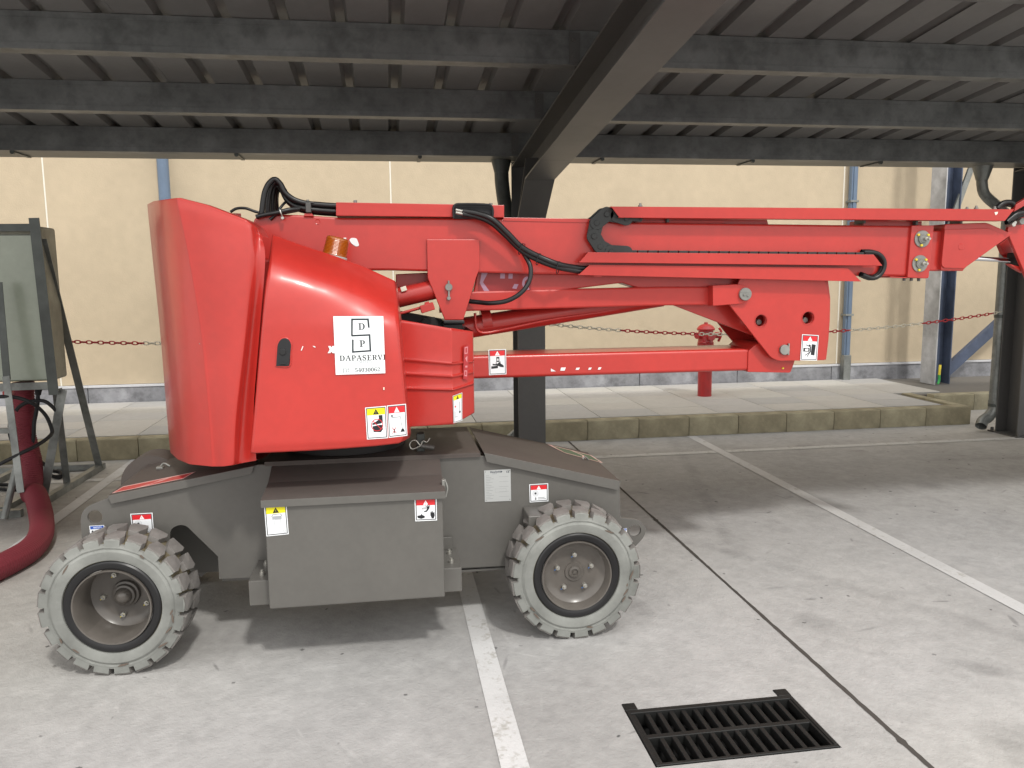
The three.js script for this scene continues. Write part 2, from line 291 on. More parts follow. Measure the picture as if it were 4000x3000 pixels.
// ---------------------------------------------------------------- building wall
const wall = thing('building_wall', [1, 0, -9.5], 'cream rendered building wall with grey plinth behind the carport', 'wall');
const WX = [-16, -9.2, -3.578, 0.091, 5.669, 11.2, 17];
for (let i = 0; i < WX.length - 1; i++) part(wall, 'wall_panel', boxg(WX[i] + 0.008, WX[i + 1] - 0.008, 0.385, 7, -9.8, -9.5, 0.006), M.wall);
for (let i = 1; i < WX.length - 1; i++) part(wall, 'sealant_joint', boxg(WX[i] - 0.0078, WX[i + 1 - 1] + 0.0078, 0.385, 7, -9.7, -9.504, 0), M.sealant);
for (let i = 0; i < 26; i++) part(wall, 'plinth_block', boxg(-16 + i * 1.27 + 0.004, -16 + (i + 1) * 1.27 - 0.004, 0.1, 0.355, -9.8, -9.475, 0.005), M.plinth);
part(wall, 'flashing', boxg(-16, 17, 0.357, 0.383, -9.8, -9.465, 0.003), M.flashing);

// ---------------------------------------------------------------- carport
const carport = thing('carport', [1.19, 0, -6.74], 'dark steel carport with ribbed sheet roof, purlins and sloping rafters over the lift', 'carport');
const SL = 0.0935, ZR = -6.57, YB = 2.494, HP = 0.18, DP = 1.035, FRONT = -2.95;
const yb = z => YB + SL * (z - ZR);
const colX = [-8.26, -3.535, 1.1885, 5.91, 10.63];
const CW = 0.1155;
for (const cx of colX) {
  const x0 = cx - CW, x1 = cx + CW;
  part(carport, 'column', [boxg(x0, x1, 0.012, 1.9, -6.616, -6.6, 0.003), boxg(x0, x1, 0.012, YB - 0.004, -6.88, -6.866, 0.003), boxg(cx - 0.006, cx + 0.006, 0.012, YB - 0.004, -6.866, -6.616, 0)], M.steelDark);
  part(carport, 'base_plate', [boxg(x0 - 0.04, x1 + 0.04, 0.0, 0.012, -6.93, -6.55, 0.002), ...[-1, 1].flatMap(s => [-1, 1].map(t => new THREE.CylinderGeometry(0.014, 0.014, 0.03, 6).translate(cx + s * 0.125, 0.026, -6.74 + t * 0.165)))], M.steelDark);
  // haunch and rafter: a bent I section, its lower flange running from the column up along the roof slope
  const line = [[-6.6, 1.9], [-6.55, 2.01], [-6.2, 2.27], [-5.6, 2.33], [FRONT + 0.1, 2.33 + SL * (5.6 + FRONT + 0.1)]];
  const fl = [];
  for (let i = 0; i < line.length - 1; i++) { const p = [cx, line[i][1] + 0.008, line[i][0]], q = [cx, line[i + 1][1] + 0.008, line[i + 1][0]]; fl.push(bar(p, q, 0.231, 0.014, [0, 1, 0.2], 0.002)); }
  const web = new THREE.Shape([...line.map(p => [-p[0], p[1] + 0.012]), [-(FRONT + 0.1), yb(FRONT + 0.1) - 0.02], [6.866, yb(-6.866) - 0.004], [6.866, 1.9], [6.614, 1.9]].map(p => new THREE.Vector2(...p)));
  part(carport, 'rafter', [...fl, new THREE.ExtrudeGeometry(web, { depth: 0.01, bevelEnabled: false }).rotateY(Math.PI / 2).translate(cx - 0.005, 0, 0),
    bar([cx, yb(-6.86) - 0.012, -6.86], [cx, yb(FRONT + 0.1) - 0.012, FRONT + 0.1], 0.231, 0.014, [0, 1, 0], 0.002),
    bar([cx - 0.06, 2.0, -6.61], [cx - 0.06, 2.43, -6.2], 0.1, 0.008, [0, 1, 1], 0)], M.steelDark);
}
const purlinZ = [0, 1, 2, 3, 4, 5].map(k => ZR + k * DP).filter(z => z < FRONT + 0.2);
purlinZ.forEach((z, k) => {
  const y = yb(z), L = -9, R = 12, t = 0.004;
  part(carport, 'purlin', [boxg(L, R, y, y + HP, z - t, z, 0.0015), boxg(L, R, y, y + t, z - 0.10, z - t, 0), boxg(L, R, y + HP - t - 0.003, y + HP - 0.003, z - 0.075, z - t, 0), boxg(L, R, y + t, y + 0.022, z - 0.10, z - 0.096, 0),
    boxg(L, R, y + 0.030, y + 0.034, z, z + 0.002, 0), boxg(L, R, y + HP - 0.034, y + HP - 0.030, z, z + 0.002, 0)], M.purlin);
  for (const cx of colX) part(carport, 'cleat', [boxg(cx - 0.16, cx - 0.1, y + 0.006, y + HP - 0.012, z + 0.001, z + 0.006, 0.001), discZ(cx - 0.135, y + 0.05, z + 0.006, z + 0.016, 0.010, 8), discZ(cx - 0.135, y + 0.13, z + 0.006, z + 0.016, 0.010, 8)], M.steelDark);
});
{ // ribbed roof sheets, ribs running down the slope; each sheet covers five ribs
  const P = 0.292, h = 0.042, t = 0.0012, z0 = ZR - 0.40, z1 = FRONT, len = Math.hypot(z1 - z0, SL * (z1 - z0));
  const prof = n => { const a = [], x0 = 0; for (let k = 0; k < n; k++) { const x = x0 + k * P; a.push([x, 0], [x + P - 0.084, 0], [x + P - 0.066, h], [x + P - 0.018, h]); } a.push([n * P + 0.02, 0]); return a; };
  const a = prof(5), up = a.map(p => [p[0], p[1] + t]).reverse();
  const g = new THREE.ExtrudeGeometry(new THREE.Shape([...a, ...up].map(p => new THREE.Vector2(...p))), { depth: len, bevelEnabled: false });
  g.rotateX(-Math.atan(SL)); const sg = boxUV(g);
  for (let k = 0, x = -8.7 + 0.08; x < 11.6; x += P * 5, k++) piece(carport, 'roof_sheet', sg, M.sheet, [x, yb(z0) + HP + 0.002 + 0.0015 * (k % 2), z0]).rotation.x = 0;
  part(carport, 'edge_trim', boxg(-9, 12, YB + 0.134, YB + HP + 0.045, -6.99, -6.978, 0.002), M.steelDark);
  part(carport, 'edge_trim', boxg(-9, 12, yb(FRONT) + HP - 0.14, yb(FRONT) + HP + 0.07, FRONT + 0.004, FRONT + 0.012, 0.002), M.steelDark);
}
part(carport, 'gutter', [boxg(-9, 12, YB + 0.001, YB + 0.004, -6.94, ZR - 0.078, 0), boxg(-9, 12, YB + 0.004, YB + 0.13, -6.94, -6.937, 0), boxg(-9, 12, YB + 0.004, YB + 0.13, ZR - 0.081, ZR - 0.078, 0)], M.gutter);
for (const u of [345, 1060, 1690, 2360, 2950, 3480]) { const x = (u - 1960) * 0.00222 + 0.9; part(carport, 'gutter_bracket', [bar([x, YB - 0.006, -6.90], [x, YB - 0.006, -6.60], 0.028, 0.008, [0, 1, 0], 0), discZ(x, YB - 0.008, -6.62, -6.595, 0.016, 12)], M.galvDark); }
// downpipes behind the columns
for (const [cx, spout] of [[1.1885, false], [5.91, true]]) {
  const x = cx - 0.17;
  part(carport, 'downpipe', spout ? [new THREE.CylinderGeometry(0.09, 0.05, 0.13, 20).translate(cx - 0.48, YB - 0.06, -6.82), tube([[cx - 0.48, YB - 0.1, -6.82], [cx - 0.475, 2.33, -6.82], [cx - 0.43, 2.25, -6.84], [cx - 0.22, 2.13, -6.9], [cx + 0.02, 1.99, -6.97], [cx + 0.06, 1.9, -6.98]], 0.047, 40, 14), rod([cx - 0.105, 0.17, -6.93], [cx - 0.105, 2.04, -6.93], 0.046)]
    : [new THREE.CylinderGeometry(0.085, 0.06, 0.10, 20).translate(cx - 0.21, YB - 0.05, -6.8), tube([[cx - 0.21, YB - 0.08, -6.8], [cx - 0.20, 2.30, -6.83], [cx - 0.15, 2.10, -6.93], [cx - 0.05, 1.93, -7.0], [cx, 1.80, -7.0]], 0.06, 40, 14), rod([cx, 0.3, -7.0], [cx, 1.9, -7.0], 0.06)], spout ? M.galv : M.galvDark);
  if (spout) {
    part(carport, 'downpipe_spout', [tube([[cx - 0.105, 0.30, -6.93], [cx - 0.105, 0.21, -6.93], [cx - 0.15, 0.14, -6.93], [cx - 0.22, 0.10, -6.92], [cx - 0.26, 0.055, -6.89]], 0.052, 30, 18)], M.galv);
    for (const y of [0.24, 1.1, 1.75]) part(carport, 'pipe_clip', rod([cx - 0.105, y, -6.93], [cx - 0.105, y + 0.03, -6.93], 0.051), M.galvDark);
  } else part(carport, 'downpipe_spout', tube([[cx, 0.3, -7.0], [cx - 0.02, 0.19, -7.02], [cx - 0.10, 0.12, -7.02], [cx - 0.18, 0.06, -7.0]], 0.045, 24, 14), M.galv);
}

// ---------------------------------------------------------------- on and before the wall
{
  const pl = [[-2.387,2.55,-9.38],[-2.269,2.551,-9.38]], xl = (pl[0][0] + pl[1][0]) / 2;
  const g = thing('wall_downpipe', [xl, 0.18, -9.38], 'wide blue-grey pipe on the wall behind the red lift tail', 'pipe');
  part(g, 'pipe', rod([xl, 0.19, -9.38], [xl, 6.5, -9.38], 0.06), M.bluePipe);
  for (const y of [0.6, 2.0, 3.4]) part(g, 'pipe_bracket', boxg(xl - 0.07, xl + 0.07, y, y + 0.03, -9.499, -9.32, 0.004), M.bluePipe);
  const xr = 5.75, h = thing('wall_downpipe', [xr, 0.18, -9.42], 'thin blue-grey pipe on the wall, seen between the boom and the right column', 'pipe');
  part(h, 'pipe', [boxg(xr - 0.042, xr + 0.042, 0.5, 6.5, -9.47, -9.40, 0.012), boxg(xr - 0.02, xr + 0.02, 0.5, 6.5, -9.40, -9.385, 0.006)], M.bluePipe);
  part(h, 'pipe_shoe', boxg(xr - 0.05, xr + 0.05, 0.175, 0.505, -9.472, -9.38, 0.01), M.galv);
  for (const y of [1.0, 2.4, 3.8]) part(h, 'pipe_bracket', boxg(xr - 0.055, xr + 0.055, y, y + 0.025, -9.499, -9.378, 0.003), M.galv);
}
{
  const x = 6.63, z = -8.9, g = thing('steel_post', [x, 0.18, z], 'tall steel post with pale flange and blue web on the pavement at right', 'post');
  part(g, 'flange', boxg(x - 0.085, x - 0.07, 0.176, 6, z - 0.17, z + 0.10, 0.003), M.postLight);
  part(g, 'face_plate', boxg(x - 0.069, x + 0.005, 0.176, 6, z - 0.02, z - 0.005, 0.002), M.postLight);
  part(g, 'web', boxg(x + 0.006, x + 0.139, 0.176, 6, z - 0.10, z - 0.085, 0.002), M.postBlue);
  part(g, 'flange', boxg(x + 0.14, x + 0.155, 0.176, 6, z - 0.17, z + 0.06, 0.003), M.postBlue);
  part(g, 'brace', bar([x + 0.16, 0.19, z - 0.2], [x + 1.35, 1.20, z - 0.2], 0.13, 0.06), M.postBlue);
  part(g, 'brace', bar([x + 0.02, 2.0, z + 0.03], [x + 0.5, 3.4, z + 0.03], 0.07, 0.03), M.galv);
  part(g, 'earth_cable', [tube([[x - 0.05, 0.19, z + 0.12], [x - 0.03, 0.24, z + 0.11], [x - 0.035, 0.30, z + 0.112]], 0.014, 10, 8)], M.green);
  part(g, 'cable_sleeve', [tube([[x - 0.035, 0.30, z + 0.112], [x - 0.03, 0.37, z + 0.11], [x - 0.02, 0.42, z + 0.10]], 0.015, 10, 8)], M.yellow);
}
{
  const [x, z] = [3.488, -8.49], g = thing('fire_hydrant', [x, 0.18, z], 'red pillar hydrant with capped head behind the boom arm', 'hydrant');
  const lt = (pr, y) => toCreasedNormals(new THREE.LatheGeometry(pr.map(p => new THREE.Vector2(...p)), 28), 0.6).translate(x, y, z);
  part(g, 'pillar', lt([[0, 0], [0.077, 0], [0.077, 0.55], [0.09, 0.57], [0.09, 0.60], [0, 0.60]], 0.18), M.hydrant);
  part(g, 'head', lt([[0, 0], [0.086, 0], [0.09, 0.01], [0.083, 0.02], [0.081, 0.14], [0.098, 0.148], [0.10, 0.162], [0.078, 0.192], [0.04, 0.212], [0.022, 0.214], [0.02, 0.232], [0, 0.232]], 0.78), M.hydrant);
  part(g, 'cap', [discZ(x + 0.02, 0.86, z + 0.06, z + 0.125, 0.045, 16), rod([x + 0.09, 0.87, z + 0.03], [x + 0.14, 0.87, z + 0.05], 0.035), rod([x - 0.09, 0.87, z + 0.03], [x - 0.125, 0.87, z + 0.05], 0.035)], M.hydrant);
  part(g, 'handle', tube([[x + 0.135, 0.95, z + 0.04], [x + 0.155, 0.92, z + 0.05], [x + 0.15, 0.85, z + 0.05], [x + 0.13, 0.80, z + 0.04]], 0.014, 16, 8), M.hydrant);
}
function chain(a, b, sag, first, label) {       // plastic chain of alternating red and white lengths
  const g = thing('barrier_chain', a, label, 'chain', 'red and white chains between the carport columns');
  const n = Math.round(Math.hypot(b[0] - a[0], b[2] - a[2]) / 0.043);
  const ring = new THREE.TorusGeometry(0.0135, 0.0045, 6, 12).scale(1.75, 1, 1);
  let run = [], colour = first;
  for (let i = 0; i < n; i++) {
    const t = (i + 0.5) / n, p = [0, 1, 2].map(k => a[k] + (b[k] - a[k]) * t); p[1] -= sag * 4 * t * (1 - t);
    const slope = Math.atan2(b[1] - a[1] - sag * 4 * (1 - 2 * t), b[0] - a[0]);
    run.push(ring.clone().rotateX(i % 2 ? 1.2 : 0.25).rotateZ(slope).translate(...p));
    if ((i + 1) % 17 === 0 || i === n - 1) { part(g, colour ? 'red_links' : 'white_links', run, colour ? M.chainRed : M.chainWhite); run = []; colour = !colour; }
  }
}
chain([-3.42, 1.13, -6.9], [1.07, 1.13, -6.9], 0.11, false, 'red and white chain on the left, behind the cabinet stand and the lift tail');
chain([1.31, 1.135, -6.9], [5.79, 1.155, -6.9], 0.15, false, 'red and white chain on the right, hanging behind the boom arm');

// ---------------------------------------------------------------- drain grate in the yard
{
  const { x0, x1, z0, z1 } = DR, g = thing('drain_grate', [(x0 + x1) / 2, 0, (z0 + z1) / 2], 'black cast iron drain grate set in the concrete in the foreground', 'drain');
  const f = 0.013, zm = (z0 + z1) / 2, ix0 = x0 + 0.026, ix1 = x1 - 0.022;
  part(g, 'frame', [boxg(x0, x1, -0.05, 0.004, z1 - f, z1, 0.003), boxg(x0, x1, -0.05, 0.004, z0, z0 + f + 0.010, 0.003), boxg(x0, x0 + f, -0.05, 0.0035, z0 + f, z1 - f, 0.003), boxg(x1 - f, x1, -0.05, 0.0035, z0 + f, z1 - f, 0.003)], M.iron);
  part(g, 'hinge_tab', boxg(x0 - 0.003, x0 + 0.045, -0.02, 0.0045, z0 - 0.045, z0 + 0.002, 0.003), M.iron);
  part(g, 'hinge_tab', boxg(x1 - 0.048, x1 + 0.003, -0.02, 0.0045, z0 - 0.045, z0 + 0.002, 0.003), M.iron);
  part(g, 'cross_bar', boxg(x0 + f, x1 - f, -0.035, 0.0005, zm - 0.011, zm + 0.011, 0.003), M.iron);
  part(g, 'side_web', boxg(x0 + f, ix0, -0.03, 0.0002, z0 + f, z1 - f, 0.002), M.iron);
  part(g, 'side_web', boxg(ix1, x1 - f, -0.03, 0.0002, z0 + f, z1 - f, 0.002), M.iron);
  const n = 13, step = (ix1 - ix0) / n;
  for (let k = 1; k < n; k++) for (const s of [0, 1]) part(g, 'grate_bar', boxg(ix0 + k * step - 0.0085, ix0 + k * step + 0.0085, -0.035, -0.0008 - 0.001 * rnd(), s ? zm + 0.010 : z0 + f + 0.01, s ? z1 - f + 0.001 : zm - 0.010, 0.003), M.iron);
  part(g, 'pit', [boxg(x0, x1, -0.5, -0.48, z0, z1, 0), boxg(x0 - 0.003, x0 + 0.004, -0.5, -0.051, z0, z1, 0), boxg(x1 - 0.004, x1 + 0.003, -0.5, -0.051, z0, z1, 0), boxg(x0, x1, -0.5, -0.051, z0 - 0.003, z0 + 0.004, 0), boxg(x0, x1, -0.5, -0.051, z1 - 0.004, z1 + 0.003, 0)], M.pit);
}

// ---------------------------------------------------------------- the boom lift
const lift = thing('boom_lift', [0.0, 0, -3.75], 'red self-propelled boom lift with grey chassis, parked sideways under the carport', 'boom lift');
const ZS = -3.45, ZB = -3.12;                    // chassis side plate, battery box front
const print = (w, h, draw) => { const c = document.createElement('canvas'); c.width = w; c.height = h; const x = c.getContext('2d'); x.fillStyle = '#e9ecef'; x.fillRect(0, 0, w, h); draw(x, w, h); const t = new THREE.CanvasTexture(c); t.colorSpace = THREE.SRGBColorSpace; return new THREE.MeshPhysicalMaterial({ map: t, roughness: 0.45, clearcoat: 0.2 }); };
function decal(parent, name, q, m, off = 0.0025, label) {   // a thin printed sheet; corners top left, top right, bottom right, bottom left
  const b = baseOf(parent), g = new THREE.BufferGeometry(), N = 4, pos = [], uv = [], idx = [];
  for (let j = 0; j <= N; j++) for (let i = 0; i <= N; i++) { const s = i / N, t = j / N; for (let k = 0; k < 3; k++) pos.push((q[0][k] * (1 - s) + q[1][k] * s) * (1 - t) + (q[3][k] * (1 - s) + q[2][k] * s) * t + (k === 2 ? off : 0) - b[k]); uv.push(s, 1 - t); }
  for (let j = 0; j < N; j++) for (let i = 0; i < N; i++) { const a = j * (N + 1) + i; idx.push(a, a + N + 1, a + 1, a + 1, a + N + 1, a + N + 2); }
  g.setAttribute('position', new THREE.Float32BufferAttribute(pos, 3)); g.setAttribute('uv', new THREE.Float32BufferAttribute(uv, 2)); g.setIndex(idx); g.computeVertexNormals();
  const o = new THREE.Mesh(g, m); o.name = name; o.receiveShadow = true; parent.add(o); if (label) o.userData.label = label; return o;
}
function warn(head, body, w = 220, h = 330) {    // bordered safety label: a coloured header with a triangle, a pictogram below
  return print(w, h, (x) => {
    x.strokeStyle = '#15181d'; x.lineWidth = w * 0.035; x.strokeRect(w * 0.06, w * 0.06, w * 0.88, h - w * 0.12);
    const hh = Math.min(h * 0.24, w * 0.3); x.fillStyle = head; x.fillRect(w * 0.08, w * 0.08, w * 0.84, hh);
    const cx = w / 2, ty = w * 0.1; x.fillStyle = head === '#f2e60c' ? '#15181d' : '#f2f2f2'; x.beginPath(); x.moveTo(cx, ty); x.lineTo(cx + hh * 0.48, ty + hh * 0.86); x.lineTo(cx - hh * 0.48, ty + hh * 0.86); x.fill();
    x.fillStyle = head; x.fillRect(cx - w * 0.008, ty + hh * 0.34, w * 0.016, hh * 0.26); x.fillRect(cx - w * 0.008, ty + hh * 0.68, w * 0.016, hh * 0.08);
    x.fillStyle = x.strokeStyle = '#15181d'; x.lineCap = 'round'; x.lineJoin = 'round'; body(x, w, h, w * 0.08 + hh);
  });
}
const poly = (x, p, w, h) => { x.beginPath(); p.forEach(([a, b], i) => i ? x.lineTo(a * w, b * h) : x.moveTo(a * w, b * h)); x.closePath(); x.fill(); };
const stroke = (x, p, w, h, lw) => { x.lineWidth = lw * w; x.beginPath(); p.forEach(([a, b], i) => i ? x.lineTo(a * w, b * h) : x.moveTo(a * w, b * h)); x.stroke(); };
const RED = '#d5222b', YEL = '#f2e60c';
const P3 = (pts, z) => pts.map(p => [p[0], p[1], z]);

// --- chassis -----------------------------------------------------------------------------------------------
const sideOutline = [[-1.271,0.57],[-1.26,0.605],[-1.237,0.627],[-1.156,0.656],[-0.823,0.71],[-0.686,0.735],[-0.559,0.769],[0.404,0.764],[0.558,0.717],[1.023,0.605],[1.027,0.448],[1.11,0.435],[1.141,0.405],[1.151,0.375],[1.138,0.345],[1.098,0.304],[1.028,0.257],[0.533,0.253],[-0.74,0.278],[-0.739,0.378],[-0.858,0.52],[-0.884,0.526],[-0.912,0.515],[-0.924,0.497],[-0.933,0.38],[-1.072,0.389],[-1.273,0.419]];
const hole = [[-1.213,0.579],[1.097,0.383]];
const chassisPlate = part(lift, 'chassis_side', plate(round(sideOutline, [0.03,0.03,0.03,0,0,0,0,0,0,0,0.005,0.02,0.03,0.03,0.03,0.03,0.02,0.02,0,0,0.02,0.02,0.03,0.04,0.03,0.02,0.01,0.01,0.02]), ZS, 0.012, 0.002, [[hole[0][0], hole[0][1], 0.031], [hole[1][0], hole[1][1], 0.030]]), M.grey);
part(lift, 'chassis_frame', [plate([[-0.72,0.57],[-0.731,0.376],[-0.733,0.261],[0.53,0.244],[0.538,0.435],[0.997,0.475],[0.996,0.563],[0.399,0.721],[-0.558,0.741],[-1.163,0.625],[-1.166,0.575]], -3.47, 0.56, 0), boxg(-0.45, 0.45, 0.30, 0.74, -4.06, -3.463, 0.004)], M.grey);
part(lift, 'inner_wall', boxg(-1.02, -0.66, 0.25, 0.56, -3.66, -3.62, 0.004), M.grey);
part(lift, 'chassis_floor', boxg(-0.55, 0.50, 0.232, 0.244, -4.03, -3.463, 0.003), M.grey);
part(lift, 'tow_plate', plate([[-1.366,0.408],[-1.373,0.373],[-1.339,0.336],[-1.178,0.326],[-1.169,0.456],[-1.278,0.45]], -4.05, 0.012, 0.002), M.grey);
for (const ax of [rod([-1.085, 0.283, -4.2], [-1.085, 0.283, -3.36], 0.05), rod([0.765, 0.283, -4.2], [0.765, 0.283, -3.36], 0.055), boxg(-1.16, -1.06, 0.2, 0.42, -4.0, -3.5, 0.01)]) part(lift, 'axle', ax, M.grey);
part(lift, 'wheel_motor', boxg(0.575, 0.68, 0.44, 0.525, -3.45, -3.30, 0.006), M.grey);
{ // sloping lids on both ends of the chassis, each a folded sheet with a lip
  const lidR = [[0.403,0.782,-3.442],[1.021,0.624,-3.442]], yL = lidR[0][1], yR = lidR[1][1];
  const lid = (prof, zf, zb, lip) => { const t = 0.004, a = prof, b = prof.map(p => [p[0], p[1] - t]).reverse(); return [plate([...a, ...b], zf, zf - zb, 0.0008), plate([...a, ...prof.map(p => [p[0] + (p === prof[0] ? 0.012 : p === prof[prof.length - 1] ? -0.012 : 0), p[1] - lip]).reverse()], zf + 0.003, 0.004, 0.001)]; };
  const rlid = lid([[yL ? lidR[0][0] : 0, yL], [lidR[1][0], yR]], -3.434, -4.04, 0.042), rl = part(lift, 'chassis_lid', rlid[0], M.greyTop, 'sloping right end lid');
  part(rl, 'lid_lip', rlid[1], M.grey);
  const slope = (yR - yL) / (lidR[1][0] - lidR[0][0]), yAt = x => yL + slope * (x - lidR[0][0]);
  const g1 = [[0.872,-4.061],[0.987,-3.851],[1.005,-3.784],[0.887,-3.995]];
  const gm = print(256, 64, (x, w, h) => { x.fillStyle = '#e8b9b4'; x.fillRect(0, 0, w, h); x.fillStyle = '#0c4a32'; poly(x, [[0.08, 0.08], [0.52, 0.08], [0.64, 0.5], [0.5, 0.92], [0.04, 0.92]], w, h); poly(x, [[0.58, 0.08], [0.96, 0.08], [0.96, 0.92], [0.56, 0.92], [0.70, 0.5]], w, h); });
  const go = [[0.80, -4.02], [1.02, -3.96], [1.04, -3.80], [0.86, -3.86]].map(([x, z]) => [x, yAt(x) + 0.002, z]);
  decal(rl, 'direction_sticker', go, gm, 0, 'green and white direction sticker');
  part(rl, 'lid_latch', [tube([[0.93, yAt(0.93) + 0.002, -3.78], [0.945, yAt(0.945) + 0.016, -3.79], [0.965, yAt(0.965) + 0.003, -3.80]], 0.004, 10, 6)], M.steel);
  const lf = [[-1.152,0.67,-3.442],[-0.684,0.749,-3.442],[-0.548,0.776,-3.442]], yl = x => lf[0][1] + (lf[1][1] - lf[0][1]) / (lf[1][0] - lf[0][0]) * (x - lf[0][0]);
  const llid = lid([[lf[0][0], lf[0][1]], [lf[2][0] - 0.02, yl(lf[2][0] - 0.02)]], -3.434, -4.04, 0.034), ll = part(lift, 'chassis_lid', llid[0], M.greyTop, 'sloping left end lid');
  part(ll, 'lid_lip', llid[1], M.grey);
  const rm = print(256, 64, (x, w, h) => { x.fillStyle = '#d8a7a5'; x.fillRect(0, 0, w, h); x.fillStyle = '#b81f2a'; poly(x, [[0.02, 0.15], [0.62, 0.15], [0.5, 0.5], [0.58, 0.5], [0.3, 0.88], [0.02, 0.88]], w, h); poly(x, [[0.7, 0.15], [0.97, 0.15], [0.97, 0.88], [0.42, 0.88], [0.66, 0.42], [0.6, 0.42]], w, h); });
  decal(ll, 'direction_sticker', [[-1.13, -3.56], [-0.83, -3.56], [-0.86, -3.46], [-1.145, -3.46]].map(([x, z]) => [x, yl(x) + 0.002, z]), rm, 0, 'red and white direction sticker');
  part(ll, 'lid_latch', [tube([[-1.05, yl(-1.05) + 0.002, -3.82], [-1.03, yl(-1.03) + 0.02, -3.82], [-1.0, yl(-1.0) + 0.003, -3.81]], 0.005, 12, 6), boxg(-1.06, -1.03, yl(-1.05), yl(-1.05) + 0.012, -3.83, -3.80, 0.003)], M.steel);
  part(lift, 'drive_cover', [rod([-1.14, yl(-1.14) - 0.10, -4.16], [-1.14, yl(-1.14) - 0.10, -4.0], 0.14, 0.14, 40), boxg(-1.1, -0.6, 0.40, 0.66, -4.20, -4.045, 0.03)], M.greyTop);
  const md = [[-0.556,0.799,-3.44],[0.392,0.773,-3.44]];
  part(lift, 'deck_plate', [boxg(md[0][0] + 0.03, md[1][0] - 0.004, 0.772, 0.782, -4.06, -3.437, 0.001), boxg(md[0][0] + 0.03, md[1][0] - 0.004, 0.763, 0.772, -3.443, -3.437, 0)], M.greyTop);
}
// --- battery box -------------------------------------------------------------------------------------------
{
  const f = [[-0.491,0.693],[0.191,0.693],[0.19,0.256],[-0.489,0.262]];
  const bx = part(lift, 'battery_box', boxg(-0.487, 0.199, 0.264, 0.70, ZS + 0.002, ZB, 0.006), M.grey);
  const L = [[-3.112, 0.707], [-3.318, 0.722], [-3.447, 0.765]];
  const s = new THREE.Shape([...L.map(p => [-p[0], p[1]]), ...L.map(p => [-p[0], p[1] - 0.005]).reverse(), [3.115, 0.678], [3.108, 0.678], [3.108, 0.7065]].map(p => new THREE.Vector2(...p)));
  part(bx, 'box_lid', new THREE.ExtrudeGeometry(s, { depth: 0.704, bevelEnabled: true, bevelSize: 0.0015, bevelThickness: 0.0015, bevelSegments: 1, bevelOffset: -0.001 }).rotateY(Math.PI / 2).translate(-0.496, 0, 0), M.greyTop);
  part(bx, 'lid_lip', boxg(-0.497, 0.209, 0.677, 0.706, -3.108, -3.1055, 0.001), M.grey);
  part(bx, 'box_latch', [boxg(0.200, 0.212, 0.665, 0.735, -3.20, -3.175, 0.003), tube([[0.212, 0.735, -3.185], [0.222, 0.70, -3.18], [0.214, 0.665, -3.175]], 0.004, 12, 6)], M.steel);
  for (const [x0, x1, n] of [[-0.575, -0.489, 'left'], [0.201, 0.275, 'right']]) {
    const br = part(lift, 'box_bracket', [boxg(x0, x1, 0.252, 0.352, -3.206, -3.2, 0.002), boxg(x0, x1, 0.345, 0.352, ZS + 0.002, -3.207, 0.002), boxg(n === 'left' ? x1 - 0.05 : x0, n === 'left' ? x1 : x0 + 0.055, 0.353, 0.41, -3.44, -3.43, 0.002)], M.grey);
    for (const z of [-3.27, -3.38]) part(br, 'bolt', [new THREE.CylinderGeometry(0.011, 0.011, 0.012, 6).translate((x0 + x1) / 2, 0.358, z), new THREE.CylinderGeometry(0.006, 0.006, 0.022, 10).translate((x0 + x1) / 2, 0.362, z)], M.zinc);
  }
  const w1 = [[-0.487,0.68,-3.12],[-0.403,0.684,-3.12],[-0.4,0.564,-3.12],[-0.484,0.56,-3.12]];
  decal(bx, 'warning_label', w1, warn(YEL, (x, w, h, t) => { x.fillStyle = '#a4a8ac'; x.fillRect(w * .32, t + h * .09, w * .42, h * .11); stroke(x, [[.3, (t + h * .09) / h], [.36, (t + h * .03) / h], [.7, (t + h * .03) / h], [.76, (t + h * .09) / h]], w, h, .02); x.strokeStyle = '#909498'; stroke(x, [[.4, .52], [.46, .48], [.68, .48], [.68, .74], [.44, .76], [.4, .74], [.4, .52]], w, h, .015); x.fillStyle = '#b8bcc0'; x.font = `bold ${w * .12}px sans-serif`; x.fillText('1/7', w * .43, h * .64); x.strokeRect(w * .78, h * .85, w * .1, w * .1); }, 220, 310), 0.002, 'yellow headed label with battery pictogram');
  const w2 = [[0.087,0.681,-3.12],[0.174,0.679,-3.12],[0.174,0.586,-3.12],[0.088,0.587,-3.12]];
  decal(bx, 'warning_label', w2, warn(RED, (x, w, h) => { poly(x, [[.42, .45], [.48, .42], [.5, .32], [.56, .40], [.60, .24], [.63, .38], [.70, .28], [.66, .46], [.55, .60], [.42, .62]], w, h); x.fillStyle = '#dfe3e6'; x.beginPath(); x.arc(w * .44, h * .46, w * .11, 0, 7); x.fill(); x.strokeStyle = '#777'; stroke(x, [[.32, .44], [.5, .42], [.52, .46], [.34, .48], [.32, .44]], w, h, .02); x.fillStyle = '#15181d'; poly(x, [[.1, .76], [.26, .74], [.30, .68], [.34, .74], [.44, .78], [.44, .86], [.28, .9], [.12, .86]], w, h); poly(x, [[.70, .66], [.74, .56], [.77, .66], [.80, .55], [.83, .66], [.88, .60], [.90, .78], [.85, .9], [.76, .9], [.70, .76]], w, h); }, 240, 250), 0.002, 'red headed label with goggles and hand pictograms');
}
